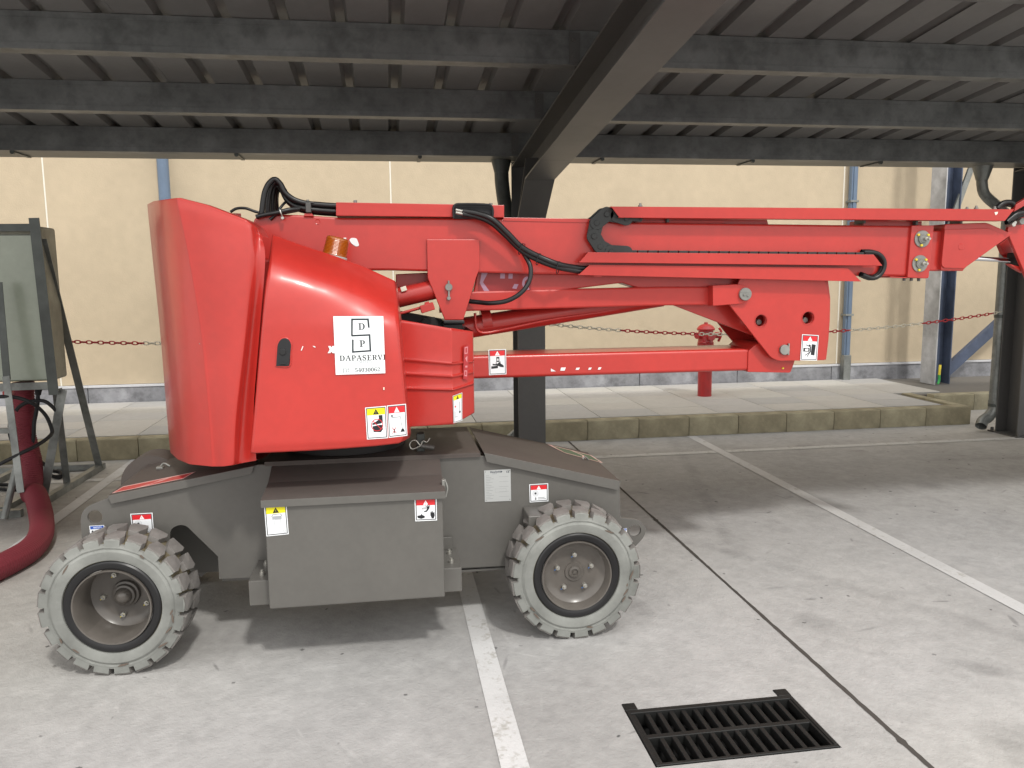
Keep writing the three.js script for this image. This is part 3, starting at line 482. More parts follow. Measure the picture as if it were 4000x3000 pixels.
decal(chassisPlate, 'rating_plate', [[0.404,0.699,-3.45],[0.522,0.7,-3.45],[0.523,0.555,-3.45],[0.405,0.556,-3.45]], (() => { const m = print(300, 360, (x, w, h) => {
  x.fillStyle = '#c3c6c6'; x.fillRect(0, 0, w, h); x.fillStyle = '#1b2436'; x.font = `bold ${w * .105}px sans-serif`; x.fillText('Haulotte', w * .22, h * .095); poly(x, [[.61, .04], [.64, .04], [.69, .067], [.63, .095], [.61, .095], [.65, .067]], w, h); x.font = `${w * .04}px sans-serif`; x.fillText('G R O U P', w * .31, h * .135);
  x.font = `bold ${w * .10}px sans-serif`; x.fillText('CE', w * .83, h * .11); x.fillStyle = '#8d9294';
  for (let i = 0; i < 15; i++) { const y = h * (.17 + i * .052); x.fillRect(w * .06, y, w * (.12 + .22 * ((i * 7) % 5) / 5), 3); if (i % 3 === 1) x.fillRect(w * .55, y, w * .36, 2); }
  x.strokeStyle = '#9ca1a2'; x.lineWidth = 1.5; x.strokeRect(w * .4, h * .6, w * .42, h * .11); for (const [a, b] of [[.05, .05], [.95, .95], [.05, .95], [.95, .05]]) { x.fillStyle = '#555'; x.beginPath(); x.arc(a * w, b * h, 4, 0, 7); x.fill(); } }); m.metalness = 0.55; m.roughness = 0.32; return m; })(), 0.003, 'silver rating plate');
const wheelLabel = warn(RED, (x, w, h, t) => { x.strokeStyle = '#9a9ea2'; for (const r of [.06, .1, .15]) { x.lineWidth = w * .012; x.beginPath(); x.arc(w * .32, h * .52, w * r, 0, 7); x.stroke(); } x.fillStyle = '#3a3d40'; x.beginPath(); x.arc(w * .32, h * .52, w * .05, 0, 7); x.fill(); poly(x, [[.30, .74], [.34, .74], [.34, .82], [.37, .82], [.32, .89], [.27, .82], [.30, .82]], w, h); x.fillRect(w * .45, h * .76, w * .34, 4); x.fillRect(w * .45, h * .83, w * .42, 4); }, 220, 215);
decal(chassisPlate, 'warning_label', [[0.605,0.626,-3.45],[0.691,0.627,-3.45],[0.692,0.544,-3.45],[0.607,0.543,-3.45]], wheelLabel, 0.003, 'red headed label over the right wheel');
decal(chassisPlate, 'warning_label', [[-1.075,0.586,-3.45],[-0.987,0.586,-3.45],[-0.987,0.503,-3.45],[-1.071,0.501,-3.45]], wheelLabel, 0.003, 'red headed label over the left wheel');
const notice = print(200, 130, (x, w, h) => { x.fillStyle = '#15181d'; x.fillStyle = '#1c4fae'; x.fillRect(w * .05, h * .06, w * .9, h * .32); x.fillStyle = '#eef2ff'; x.font = `bold ${h * .24}px sans-serif`; x.fillText('NOTICE', w * .25, h * .31); x.fillStyle = '#22262b'; poly(x, [[.12, .55], [.22, .5], [.24, .62], [.18, .75], [.12, .7]], w, h); poly(x, [[.66, .8], [.74, .72], [.84, .8], [.84, .86], [.66, .86]], w, h); x.strokeStyle = '#9aa'; x.lineWidth = 2; x.strokeRect(w * .34, h * .5, w * .2, h * .2); });
decal(chassisPlate, 'notice_label', [[-1.237,0.544,-3.45],[-1.179,0.544,-3.45],[-1.179,0.507,-3.45],[-1.236,0.503,-3.45]], notice, 0.003, 'blue headed label by the left lug');
decal(chassisPlate, 'notice_label', [[1.029,0.396,-3.45],[1.057,0.398,-3.45],[1.058,0.371,-3.45],[1.032,0.369,-3.45]], notice, 0.003, 'blue headed label by the right lug');

// --- wheels ------------------------------------------------------------------------------------------------
function wheel(cx, cz, dish, turn, label) {      // outer face towards +z, the axle along z
  const R = 0.283, w = 0.20, y = 0.2825, wg = new THREE.Group(); wg.name = 'wheel'; wg.position.set(cx, y, cz + 3.75); lift.add(wg); if (label) wg.userData.label = label;
  const P = (n, g, m) => { const o = new THREE.Mesh(join(g), m); o.name = n; o.castShadow = o.receiveShadow = true; wg.add(o); return o; };
  P('tyre', latheZ([[0.18, -w / 2], [0.24, -w / 2], [0.254, -w / 2 + 0.01], [0.259, -0.03], [0.259, 0.03], [0.254, w / 2 - 0.014], [0.248, w / 2 - 0.008], [0.18, w / 2 - 0.012]], 0, 0, 72), M.tyreGap);
  P('sidewall', latheZ([[0.186, w / 2 - 0.020], [0.19, w / 2 - 0.004], [0.205, w / 2 + 0.001], [0.226, w / 2 + 0.003], [0.236, w / 2 - 0.003], [0.242, w / 2 + 0.001], [0.252, w / 2 - 0.001], [0.256, w / 2 - 0.012]], 0, 0, 96), M.tyreSide);
  // tread: two staggered rows of hexagonal lugs; the outer ones run over the shoulder
  const N = 21, tread = [], shoulder = [], da = Math.PI * 2 / N;
  const onTyre = (poly2, r0, r1, shrink) => {     // prism of (angle, z) points between two radii
    const n = poly2.length, cxA = poly2.reduce((s, p) => s + p[0], 0) / n, cz0 = poly2.reduce((s, p) => s + p[1], 0) / n, pos = [];
    const low = poly2.map(([a, z]) => [Math.cos(a) * r0, Math.sin(a) * r0, z]), up = poly2.map(([a, z]) => { const aa = cxA + (a - cxA) * shrink, zz = cz0 + (z - cz0) * shrink; return [Math.cos(aa) * r1, Math.sin(aa) * r1, zz]; });
    const c = [Math.cos(cxA) * (r1 + 0.0025), Math.sin(cxA) * (r1 + 0.0025), cz0];
    for (let i = 0; i < n; i++) { const j = (i + 1) % n; pos.push(...low[i], ...low[j], ...up[j], ...low[i], ...up[j], ...up[i], ...up[i], ...up[j], ...c); }
    const g = new THREE.BufferGeometry(); g.setAttribute('position', new THREE.Float32BufferAttribute(pos, 3)); g.computeVertexNormals(); return g;
  };
  for (let i = 0; i < N; i++) for (const s of [1, -1]) {
    const a = i * da + (s > 0 ? 0 : da / 2), j = (rnd() - 0.5) * 0.006;
    const zo = s * (w / 2 - 0.004), zi = s * (0.004), zm = s * 0.045;
    const hex = [[a - da * 0.37, zo], [a + da * 0.37, zo], [a + da * 0.445 + j, zm + s * 0.022], [a + da * 0.25, zi], [a - da * 0.25, zi], [a - da * 0.445 - j, zm + s * 0.022]];
    tread.push(onTyre(s > 0 ? hex : hex.slice().reverse(), 0.250, R - 0.0015, 0.93));
    const side = [[a - da * 0.375, zo + s * 0.0042], [a + da * 0.375, zo + s * 0.0042], [a + da * 0.36, zo - s * 0.008], [a - da * 0.36, zo - s * 0.008]];
    if (s > 0) { const g = onTyre(side, 0.240, R - 0.010, 0.975); shoulder.push(g); }
  }
  P('tread', tread, M.tyreTread); P('shoulder_lugs', shoulder, M.tyreSide);
  if (label) for (let k = 0; k < 9; k++) { const a = [-0.2, -0.35, -0.55, -0.72, 2.3, 0.9, -1.5, 3.6, -2.4][k] + rnd() * 0.2, r = 0.222 + rnd() * 0.022, L = 0.008 + rnd() * 0.016; P('scuff', plate([[-L, 0], [-L * 0.4, 0.0035], [L * 0.5, 0.002], [L, -0.001], [L * 0.3, -0.004], [-L * 0.6, -0.002]], w / 2 + 0.0042, 0.004, 0).rotateZ(a + Math.PI / 2 + (rnd() - 0.5) * 0.7).translate(Math.cos(a) * r, Math.sin(a) * r, 0), M.scuff); }
  P('bead_ring', latheZ([[0.150, w / 2 - 0.03], [0.154, w / 2 - 0.006], [0.165, w / 2 - 0.001], [0.180, w / 2 - 0.002], [0.1865, w / 2 - 0.008], [0.187, w / 2 - 0.02]], 0, 0, 72), M.rubber);
  const D = dish;
  P('rim', latheZ([[0.02, D - 0.004], [0.10, D - 0.004], [0.118, D], [0.134, D + 0.014], [0.138, w / 2 - 0.02], [0.146, w / 2 + 0.001], [0.151, w / 2 + 0.002], [0.1515, w / 2 - 0.008]], 0, 0, 72), M.rim);
  if (dish < 0) {
    P('hub', latheZ([[0, D + 0.062], [0.012, D + 0.060], [0.024, D + 0.053], [0.032, D + 0.041], [0.034, D + 0.030], [0.042, D + 0.028], [0.045, D + 0.014], [0.053, D + 0.012], [0.056, D - 0.004]], 0, 0, 36), M.rim);
  } else P('hub', latheZ([[0, D + 0.010], [0.007, D + 0.010], [0.008, D + 0.005], [0.014, D + 0.004], [0.016, D + 0.011], [0.024, D + 0.009], [0.026, D + 0.001], [0.040, D + 0.002], [0.043, D - 0.004]], 0, 0, 36), M.rim);
  for (let k = 0; k < 5; k++) {
    const a = Math.PI / 2 + turn + k * Math.PI * 2 / 5, r = dish < 0 ? 0.09 : 0.078, x = Math.cos(a) * r, yy = Math.sin(a) * r;
    P('lug_nut', [hexZ(x, yy, D - 0.004, D + 0.012, 0.0105), latheZ([[0, D + 0.020], [0.005, D + 0.020], [0.006, D + 0.01]], x, yy, 12)], M.zinc);
    P('paint_mark', bar([x + 0.004, yy + 0.004, D + 0.0135], [x - 0.014, yy - 0.012, D + 0.004], 0.004, 0.002), dish < 0 ? M.yellow : M.bluePaint);
  }
  return wg;
}
wheel(-1.085, -3.30, -0.05, 0.45, 'left wheel with deep dished rim').rotation.y = -0.07;
wheel(0.765, -3.30, 0.045, 0.0, 'right wheel with shallow rim');
for (const x of [-1.125, 0.765]) { const g = wheel(x, -4.22, 0.045, 0.2, 'wheel on the far side'); g.rotation.y = Math.PI; }

// --- turret ------------------------------------------------------------------------------------------------
part(lift, 'slewing_ring', [new THREE.CylinderGeometry(0.27, 0.27, 0.06, 48).translate(-0.2, 0.815, -3.75), new THREE.CylinderGeometry(0.22, 0.24, 0.05, 48).translate(-0.2, 0.80, -3.75)], M.core);
part(lift, 'turret_base', boxg(-0.75, 0.0, 0.85, 0.90, -4.2, -3.34, 0.01), M.core);
part(lift, 'turret_frame', [boxg(-0.45, 0.0, 0.90, 1.25, -4.1, -3.5, 0.01), boxg(-0.72, -0.34, 0.9, 1.5, -4.1, -3.5, 0.02), boxg(0.02, 0.26, 0.9, 1.16, -4.05, -3.62, 0.01)], M.core);
part(lift, 'seam_panel', boxg(-0.52, -0.305, 0.90, 1.62, -3.72, -3.28, 0.01), M.redDark);
part(lift, 'lock_post', boxg(0.115, 0.15, 0.775, 0.86, -3.56, -3.52, 0.003), M.galvDark);
part(lift, 'lock_pin', [tube([[0.13,0.81,-3.5],[0.092,0.798,-3.5],[0.083,0.815,-3.5],[0.093,0.834,-3.5],[0.109,0.836,-3.5],[0.13,0.813,-3.5],[0.142,0.832,-3.5],[0.158,0.826,-3.5],[0.172,0.844,-3.5]], 0.0035, 40, 8)], M.zinc, 'bent wire clip pin');
part(lift, 'clip_stem', rod(...[[0.133,0.808,-3.51],[0.19,0.797,-3.51]], 0.011), M.grey);
{
  const rows = [
    [[-1.018,1.858,-3.8],[-0.914,1.845,-3.5],[-0.828,1.833,-3.3],[-0.753,1.831,-3.2],[-0.742,1.831,-3.195],[-0.635,1.802,-3.16],[-0.504,1.75,-3.14],[-0.48,1.733,-3.142],[-0.471,1.723,-3.2],[-0.45,1.687,-3.17]],
    [[-1.015,1.756,-3.8],[-0.909,1.746,-3.5],[-0.823,1.738,-3.31],[-0.74,1.737,-3.2],[-0.729,1.737,-3.195],[-0.623,1.721,-3.155],[-0.504,1.703,-3.135],[-0.481,1.694,-3.137],[-0.468,1.684,-3.175],[-0.443,1.661,-3.16]],
    [[-1.011,1.616,-3.8],[-0.906,1.61,-3.5],[-0.82,1.607,-3.32],[-0.723,1.604,-3.2],[-0.709,1.604,-3.195],[-0.612,1.603,-3.15],[-0.505,1.598,-3.13],[-0.486,1.593,-3.132],[-0.471,1.59,-3.155],[-0.444,1.584,-3.15]],
    [[-1.001,1.309,-3.8],[-0.897,1.323,-3.5],[-0.808,1.332,-3.32],[-0.698,1.333,-3.2],[-0.681,1.333,-3.195],[-0.607,1.335,-3.148],[-0.537,1.333,-3.128],[-0.521,1.332,-3.132],[-0.515,1.328,-3.19],[-0.477,1.33,-3.15]],
    [[-0.997,0.973,-3.8],[-0.891,1.014,-3.5],[-0.798,1.034,-3.31],[-0.687,1.043,-3.19],[-0.671,1.043,-3.185],[-0.623,1.045,-3.148],[-0.584,1.046,-3.128],[-0.568,1.044,-3.132],[-0.559,1.032,-3.205],[-0.512,1.043,-3.15]],
    [[-0.993,0.785,-3.8],[-0.889,0.82,-3.5],[-0.794,0.841,-3.3],[-0.685,0.85,-3.19],[-0.668,0.851,-3.185],[-0.632,0.857,-3.15],[-0.6,0.863,-3.135],[-0.588,0.863,-3.14],[-0.578,0.854,-3.2],[-0.513,0.869,-3.16]],
    [[-0.985,0.763,-3.8],[-0.879,0.796,-3.5],[-0.788,0.817,-3.305],[-0.684,0.83,-3.2],[-0.668,0.83,-3.195],[-0.636,0.836,-3.165],[-0.604,0.841,-3.15],[-0.591,0.843,-3.155],[-0.577,0.835,-3.21],[-0.514,0.854,-3.17]]];
  const first = rows[0].map(p => [p[0], p[1] + 0.016, p[2] - 0.02]), first2 = rows[0].map(p => [p[0], p[1] + 0.018, p[2] - 0.18]);
  const last = rows[6].map(p => [p[0] + 0.02, p[1] - 0.006, p[2] - 0.06]), last2 = rows[6].map(p => [p[0] + 0.08, p[1] + 0.002, p[2] - 0.3]);
  const all = [first2, first, ...rows, last, last2].map(r => [[r[0][0] + 0.30, r[0][1], -4.36], [r[0][0] + 0.10, r[0][1], -4.22], [r[0][0] + 0.02, r[0][1], -4.05], ...r]);
  const cw = part(lift, 'counterweight', loft(all, 5, 2), M.red, 'faceted counterweight cover');
  part(cw, 'scratch', boxg(-0.708, -0.675, 1.302, 1.305, -3.216, -3.208, 0.001), M.steel);
}
{ // front cover of the turret
  const rows = [
    [[-0.434,1.706,-3.32],[-0.425,1.704,-3.315],[-0.327,1.667,-3.33],[-0.204,1.626,-3.35],[-0.078,1.577,-3.37],[0.023,1.529,-3.39],[0.038,1.522,-3.4],[0.045,1.513,-3.45]],
    [[-0.432,1.646,-3.22],[-0.419,1.645,-3.21],[-0.315,1.615,-3.225],[-0.196,1.579,-3.25],[-0.073,1.54,-3.28],[0.027,1.498,-3.31],[0.042,1.492,-3.325],[0.049,1.487,-3.42]],
    [[-0.435,1.575,-3.155],[-0.42,1.575,-3.145],[-0.306,1.555,-3.155],[-0.188,1.53,-3.175],[-0.068,1.498,-3.21],[0.029,1.463,-3.245],[0.044,1.459,-3.26],[0.051,1.453,-3.38]],
    [[-0.445,1.499,-3.128],[-0.43,1.499,-3.117],[-0.301,1.486,-3.122],[-0.185,1.472,-3.135],[-0.065,1.454,-3.16],[0.03,1.43,-3.185],[0.046,1.426,-3.2],[0.053,1.419,-3.34]],
    [[-0.459,1.396,-3.122],[-0.446,1.396,-3.111],[-0.3,1.392,-3.111],[-0.182,1.386,-3.112],[-0.061,1.378,-3.118],[0.031,1.369,-3.13],[0.05,1.364,-3.145],[0.06,1.355,-3.3]],
    [[-0.472,1.301,-3.122],[-0.459,1.302,-3.111],[-0.304,1.298,-3.11],[-0.183,1.293,-3.11],[-0.061,1.289,-3.11],[0.037,1.283,-3.113],[0.053,1.279,-3.13],[0.063,1.264,-3.3]],
    [[-0.494,1.135,-3.122],[-0.481,1.136,-3.111],[-0.308,1.131,-3.11],[-0.184,1.127,-3.11],[-0.059,1.123,-3.11],[0.05,1.12,-3.111],[0.063,1.117,-3.125],[0.074,1.093,-3.3]],
    [[-0.516,0.977,-3.122],[-0.502,0.978,-3.111],[-0.315,0.973,-3.11],[-0.187,0.969,-3.11],[-0.057,0.966,-3.11],[0.056,0.965,-3.111],[0.073,0.962,-3.125],[0.084,0.928,-3.3]],
    [[-0.526,0.909,-3.124],[-0.513,0.908,-3.113],[-0.316,0.909,-3.112],[-0.186,0.911,-3.112],[-0.055,0.914,-3.112],[0.041,0.919,-3.113],[0.066,0.928,-3.13],[0.082,0.899,-3.3]],
    [[-0.532,0.887,-3.15],[-0.518,0.885,-3.14],[-0.319,0.886,-3.138],[-0.188,0.889,-3.138],[-0.056,0.894,-3.138],[0.03,0.901,-3.14],[0.059,0.91,-3.155],[0.078,0.89,-3.3]]];
  const top = rows[0].map(p => [p[0], p[1] + 0.010, p[2] - 0.03]), top2 = rows[0].map(p => [p[0], p[1] - 0.01, p[2] - 0.12]);
  const bot = rows[9].map(p => [p[0], p[1] + 0.002, p[2] - 0.16]);
  const all = [top2, top, ...rows, bot].map(r => [[r[0][0], r[0][1], r[0][2] - 0.10], ...r, [r[7][0] + 0.004, r[7][1], r[7][2] - 0.14]]);
  const hood = part(lift, 'turret_cover', loft(all, 5, 3), M.red, 'glossy convex side cover');
  const lk = [[-0.415,1.221],[-0.405,1.304],[-0.392,1.322],[-0.378,1.326],[-0.365,1.321],[-0.356,1.303],[-0.359,1.275],[-0.367,1.22]];
  part(hood, 'cover_latch', plate(round(lk, [0.004, 0.01, 0.01, 0.01, 0.01, 0.01, 0.01, 0.004]), -3.104, 0.012, 0.002), M.rubberMatt);
  part(hood, 'latch_button', [discZ((lk[0][0] + lk[7][0]) / 2 + 0.003, lk[1][1] - 0.03, -3.106, -3.1, 0.012, 20), boxg(lk[0][0] + 0.014, lk[7][0] - 0.012, lk[0][1] + 0.006, lk[0][1] + 0.012, -3.105, -3.101, 0.001)], M.rubber);
  part(hood, 'latch_surround', tube([...lk.map(p => [p[0], p[1], -3.109]), [lk[0][0], lk[0][1], -3.109]], 0.0035, 70, 6, 0.2), M.red);
  const sign = print(512, 600, (x, w, h) => {
    x.fillStyle = '#eef3f5'; x.fillRect(0, 0, w, h); const g = x.createLinearGradient(0, 0, w, h); g.addColorStop(0, '#0c1116'); g.addColorStop(.5, '#17222c'); g.addColorStop(1, '#0c1116');
    x.strokeStyle = g; x.lineJoin = 'miter'; x.lineWidth = 17;
    const path = p => { x.beginPath(); p.forEach((q, i) => i ? x.lineTo(q[0] * w, q[1] * h) : x.moveTo(q[0] * w, q[1] * h)); x.stroke(); };
    path([[.70, .20], [.69, .055], [.37, .055], [.355, .335]]); path([[.345, .335], [.71, .325], [.715, .60], [.36, .615], [.37, .40]]);
    x.strokeStyle = '#9aa4aa'; x.lineWidth = 2; path([[.725, .23], [.715, .03], [.35, .03]]); path([[.38, .58], [.69, .57], [.69, .36]]);
    x.fillStyle = '#20262b'; x.font = `bold ${w * .19}px serif`; x.fillText('D', w * .485, h * .235); x.fillText('P', w * .495, h * .53);
    x.fillStyle = '#0d1014'; x.font = `bold ${w * .152}px serif`; const s = 'DAPASERVI'; let px = w * .085; for (const ch of s) { x.fillText(ch, px, h * .765); px += x.measureText(ch).width + w * .004; }
    x.fillStyle = '#777d82'; x.font = `${w * .08}px serif`; x.fillText('LIMITED', w * .395, h * .82);
    x.fillStyle = '#565c61'; x.font = `${w * .115}px serif`; x.fillText('Tlf.:', w * .125, h * .965); x.fillStyle = '#15191d'; x.font = `bold ${w * .115}px serif`; x.fillText('54030062', w * .385, h * .962); });
  decal(hood, 'company_sign', [[-0.198,1.404,-3.11],[-0.012,1.401,-3.112],[-0.011,1.183,-3.11],[-0.197,1.182,-3.11]], sign, 0.005, 'white company sign');
  decal(hood, 'warning_label', [[-0.092,1.052,-3.11],[-0.012,1.056,-3.11],[-0.009,0.929,-3.11],[-0.089,0.927,-3.11]], warn(YEL, (x, w, h) => { poly(x, [[.62, .27], [.80, .27], [.80, .50], [.70, .53], [.30, .56], [.30, .51], [.48, .46], [.62, .40]], w, h); poly(x, [[.30, .60], [.66, .57], [.78, .58], [.78, .72], [.68, .80], [.34, .78]], w, h); x.fillStyle = '#cfd3d6'; x.fillRect(w * .8, h * .86, w * .09, w * .09); x.strokeStyle = '#d4202a'; x.lineWidth = w * .035; x.beginPath(); x.arc(w * .52, h * .57, w * .27, 0, 7); x.stroke(); stroke(x, [[.34, .44], [.70, .70]], w, h, .035); }), 0.003, 'yellow headed label with crossed out boot');
  decal(hood, 'warning_label', [[-0.009,1.057,-3.111],[0.064,1.061,-3.113],[0.066,0.935,-3.113],[-0.006,0.93,-3.111]], warn(RED, (x, w, h) => { x.fillRect(w * .2, h * .30, w * .07, h * .08); stroke(x, [[.27, .385], [.68, .385]], w, h, .022); stroke(x, [[.68, .385], [.70, .55], [.76, .76]], w, h, .016); poly(x, [[.72, .76], [.82, .76], [.88, .86], [.64, .86]], w, h); x.strokeStyle = '#d4202a'; stroke(x, [[.22, .70], [.42, .88]], w, h, .03); stroke(x, [[.42, .70], [.22, .88]], w, h, .03); x.fillStyle = '#15181d'; x.fillRect(w * .3, h * .74, w * .045, h * .14); }), 0.003, 'red headed label with raised boom pictogram');
  const mk = print(64, 64, (x, w, h) => { x.fillStyle = '#e6dfe4'; x.fillRect(0, 0, w, h); });
  const letter = (p, z) => plate(p, z, 0.0012, 0);
  part(hood, 'lettering_remnant', [letter([[-0.221,1.292],[-0.212,1.292],[-0.21,1.286],[-0.205,1.292],[-0.196,1.292],[-0.198,1.264],[-0.206,1.265],[-0.21,1.271],[-0.214,1.265],[-0.224,1.265],[-0.216,1.278]], -3.1065), letter([[-0.322,1.278],[-0.315,1.294],[-0.312,1.293],[-0.319,1.277]], -3.1065), letter([[-0.278,1.294],[-0.269,1.292],[-0.268,1.287],[-0.275,1.29]], -3.1065)], M.white);
  part(hood, 'chip', boxg(...[[-0.021,1.128],[-0.016,1.118]].reduce((a, p, i) => { a[0 + i] = p[0]; a[2 + i] = p[1]; return a; }, [0, 0, 0, 0]).map((v, i, a) => i < 2 ? a[i] : a[5 - i]), -3.112, -3.106, 0.001), M.chainWhite);
}
{ // set-back side panel right of the cover, three pressed ribs across it
  const tp = [[0.037,1.372,-3.34],[0.257,1.332,-3.3],[0.36,1.312,-3.4]], bt = [[0.068,0.925,-3.34],[0.251,0.936,-3.3],[0.316,0.938,-3.34],[0.355,0.964,-3.4]];
  const R = (v, o) => [[tp[0][0] + (bt[0][0] - tp[0][0]) * v, tp[0][1] + (bt[0][1] - tp[0][1]) * v, -3.34 + o], [tp[1][0], tp[1][1] + (bt[1][1] - tp[1][1]) * v, -3.30 + o], [tp[1][0] + 0.006, tp[1][1] + (bt[1][1] - tp[1][1]) * v, -3.304 + o], [tp[2][0] - 0.004, tp[2][1] + (bt[3][1] - tp[2][1]) * v, -3.395 + o], [tp[2][0] + 0.003, tp[2][1] + (bt[3][1] - tp[2][1]) * v, -3.42], [tp[2][0] + 0.004, tp[2][1] + (bt[3][1] - tp[2][1]) * v, -4.1]];
  const rows = [R(-0.01, -0.03), R(0, -0.006), R(0.02, 0)];
  for (const v of [0.345, 0.48, 0.62]) rows.push(R(v - 0.012, 0), R(v - 0.004, 0.009), R(v + 0.022, 0.006), R(v + 0.03, 0));
  rows.push(R(0.96, 0), R(0.99, -0.004), R(1.0, -0.02), R(1.0, -0.2));
  const sp = part(lift, 'side_panel', loft(rows, 2, 1), M.red, 'ribbed panel in front of the arm root');
  decal(sp, 'warning_label', [[0.26,1.058,-3.309],[0.304,1.065,-3.35],[0.302,0.946,-3.35],[0.262,0.943,-3.313]].map(p => [p[0], p[1], -3.304 - 0.091 * (p[0] - tp[1][0] - 0.006) / (tp[2][0] - tp[1][0] - 0.010)]), warn(YEL, (x, w, h) => { x.fillStyle = '#d44'; x.beginPath(); x.arc(w * .25, h * .42, w * .07, 0, 7); x.fill(); x.fillStyle = '#15181d'; stroke(x, [[.72, .3], [.72, .6]], w, h, .03); x.beginPath(); x.arc(w * .72, h * .66, w * .09, 0, 7); x.fill(); stroke(x, [[.2, .6], [.2, .8], [.45, .8]], w, h, .02); }, 160, 330), 0.006, 'narrow yellow headed label on the ribbed panel');
  const onSide = p => [p[0], p[1], -3.304 - 0.091 * (p[0] - tp[1][0] - 0.006) / (tp[2][0] - tp[1][0] - 0.010)];
  const faint = print(64, 256, (x, w, h) => { x.fillStyle = '#b23236'; x.fillRect(0, 0, w, h); x.strokeStyle = '#d78d92'; x.lineWidth = 8; x.strokeRect(16, 12, 28, 44); poly(x, [[.3, .35], [.7, .3], [.7, .45]], w, h); x.fillStyle = '#d78d92'; poly(x, [[.3, .36], [.72, .3], [.72, .5], [.5, .42]], w, h); x.fillRect(24, 150, 26, 14); x.strokeRect(18, 190, 26, 36); });
  decal(sp, 'lettering_remnant', [[0.314,1.257,-3.356],[0.34,1.261,-3.38],[0.331,1.114,-3.376],[0.309,1.121,-3.354]].map(onSide), faint, 0.0115);
}

// --- arms and boom -----------------------------------------------------------------------------------------
const BZ = -3.65;
{ // lower arm
  const a = [[0.344,1.219],[1.984,1.221],[1.988,1.118],[1.963,1.056],[0.341,1.064]];
  const arm = part(lift, 'lower_arm', boxg(0.30, a[1][0] - 0.08, 1.074, 1.183, -3.94, -3.7, 0.016), M.red);
  part(arm, 'end_plate', plate(round([[1.737,1.069],[1.737,1.172],[1.783,1.211],[1.986,1.204],[1.983,1.119],[1.961,1.059]], [0.005, 0.01, 0.02, 0.01, 0.02, 0.01]), -3.692, 0.26, 0.003), M.red);
  part(arm, 'grease_nipple', [discZ(...[[1.919,1.083]][0], -3.693, -3.686, 0.005, 10)], M.yellow);
  const crush = warn(RED, (x, w, h) => { poly(x, [[.14, .66], [.52, .64], [.52, .74], [.14, .76]], w, h); poly(x, [[.22, .56], [.40, .58], [.42, .46], [.46, .58], [.62, .5], [.66, .46], [.68, .56], [.84, .64], [.86, .72], [.66, .70], [.5, .64], [.22, .62]], w, h); x.fillRect(w * .44, h * .30, w * .17, h * .2); x.fillStyle = '#eee'; poly(x, [[.49, .36], [.56, .36], [.56, .41], [.585, .41], [.525, .47], [.465, .41], [.49, .41]], w, h); });
  decal(arm, 'warning_label', [[0.462,1.209,-3.7],[0.544,1.21,-3.7],[0.545,1.092,-3.7],[0.463,1.09,-3.7]], crush, 0.003, 'red headed label with crushed hand pictogram');
  const dash = [[833, 1362, 868, 1380], [902, 1357, 940, 1378], [1010, 1357, 1042, 1372], [1100, 1356, 1127, 1371], [1170, 1355, 1197, 1370]];
  const dz = [[0.757,1.113],[0.781,1.099],[0.802,1.116],[0.829,1.101],[0.876,1.113],[0.897,1.103],[0.937,1.112],[0.955,1.102],[0.984,1.112],[1.002,1.101]];
  for (let k = 0; k < 5; k++) { const [p, q] = [dz[2 * k], dz[2 * k + 1]]; part(arm, 'lettering_remnant', plate(k ? [[p[0], q[1]], [q[0] - 0.006, q[1]], [q[0], p[1]], [p[0] + 0.004, p[1]]] : [[p[0], q[1]], [q[0], q[1]], [p[0], p[1]]], -3.698, 0.0015, 0), M.white); }
}
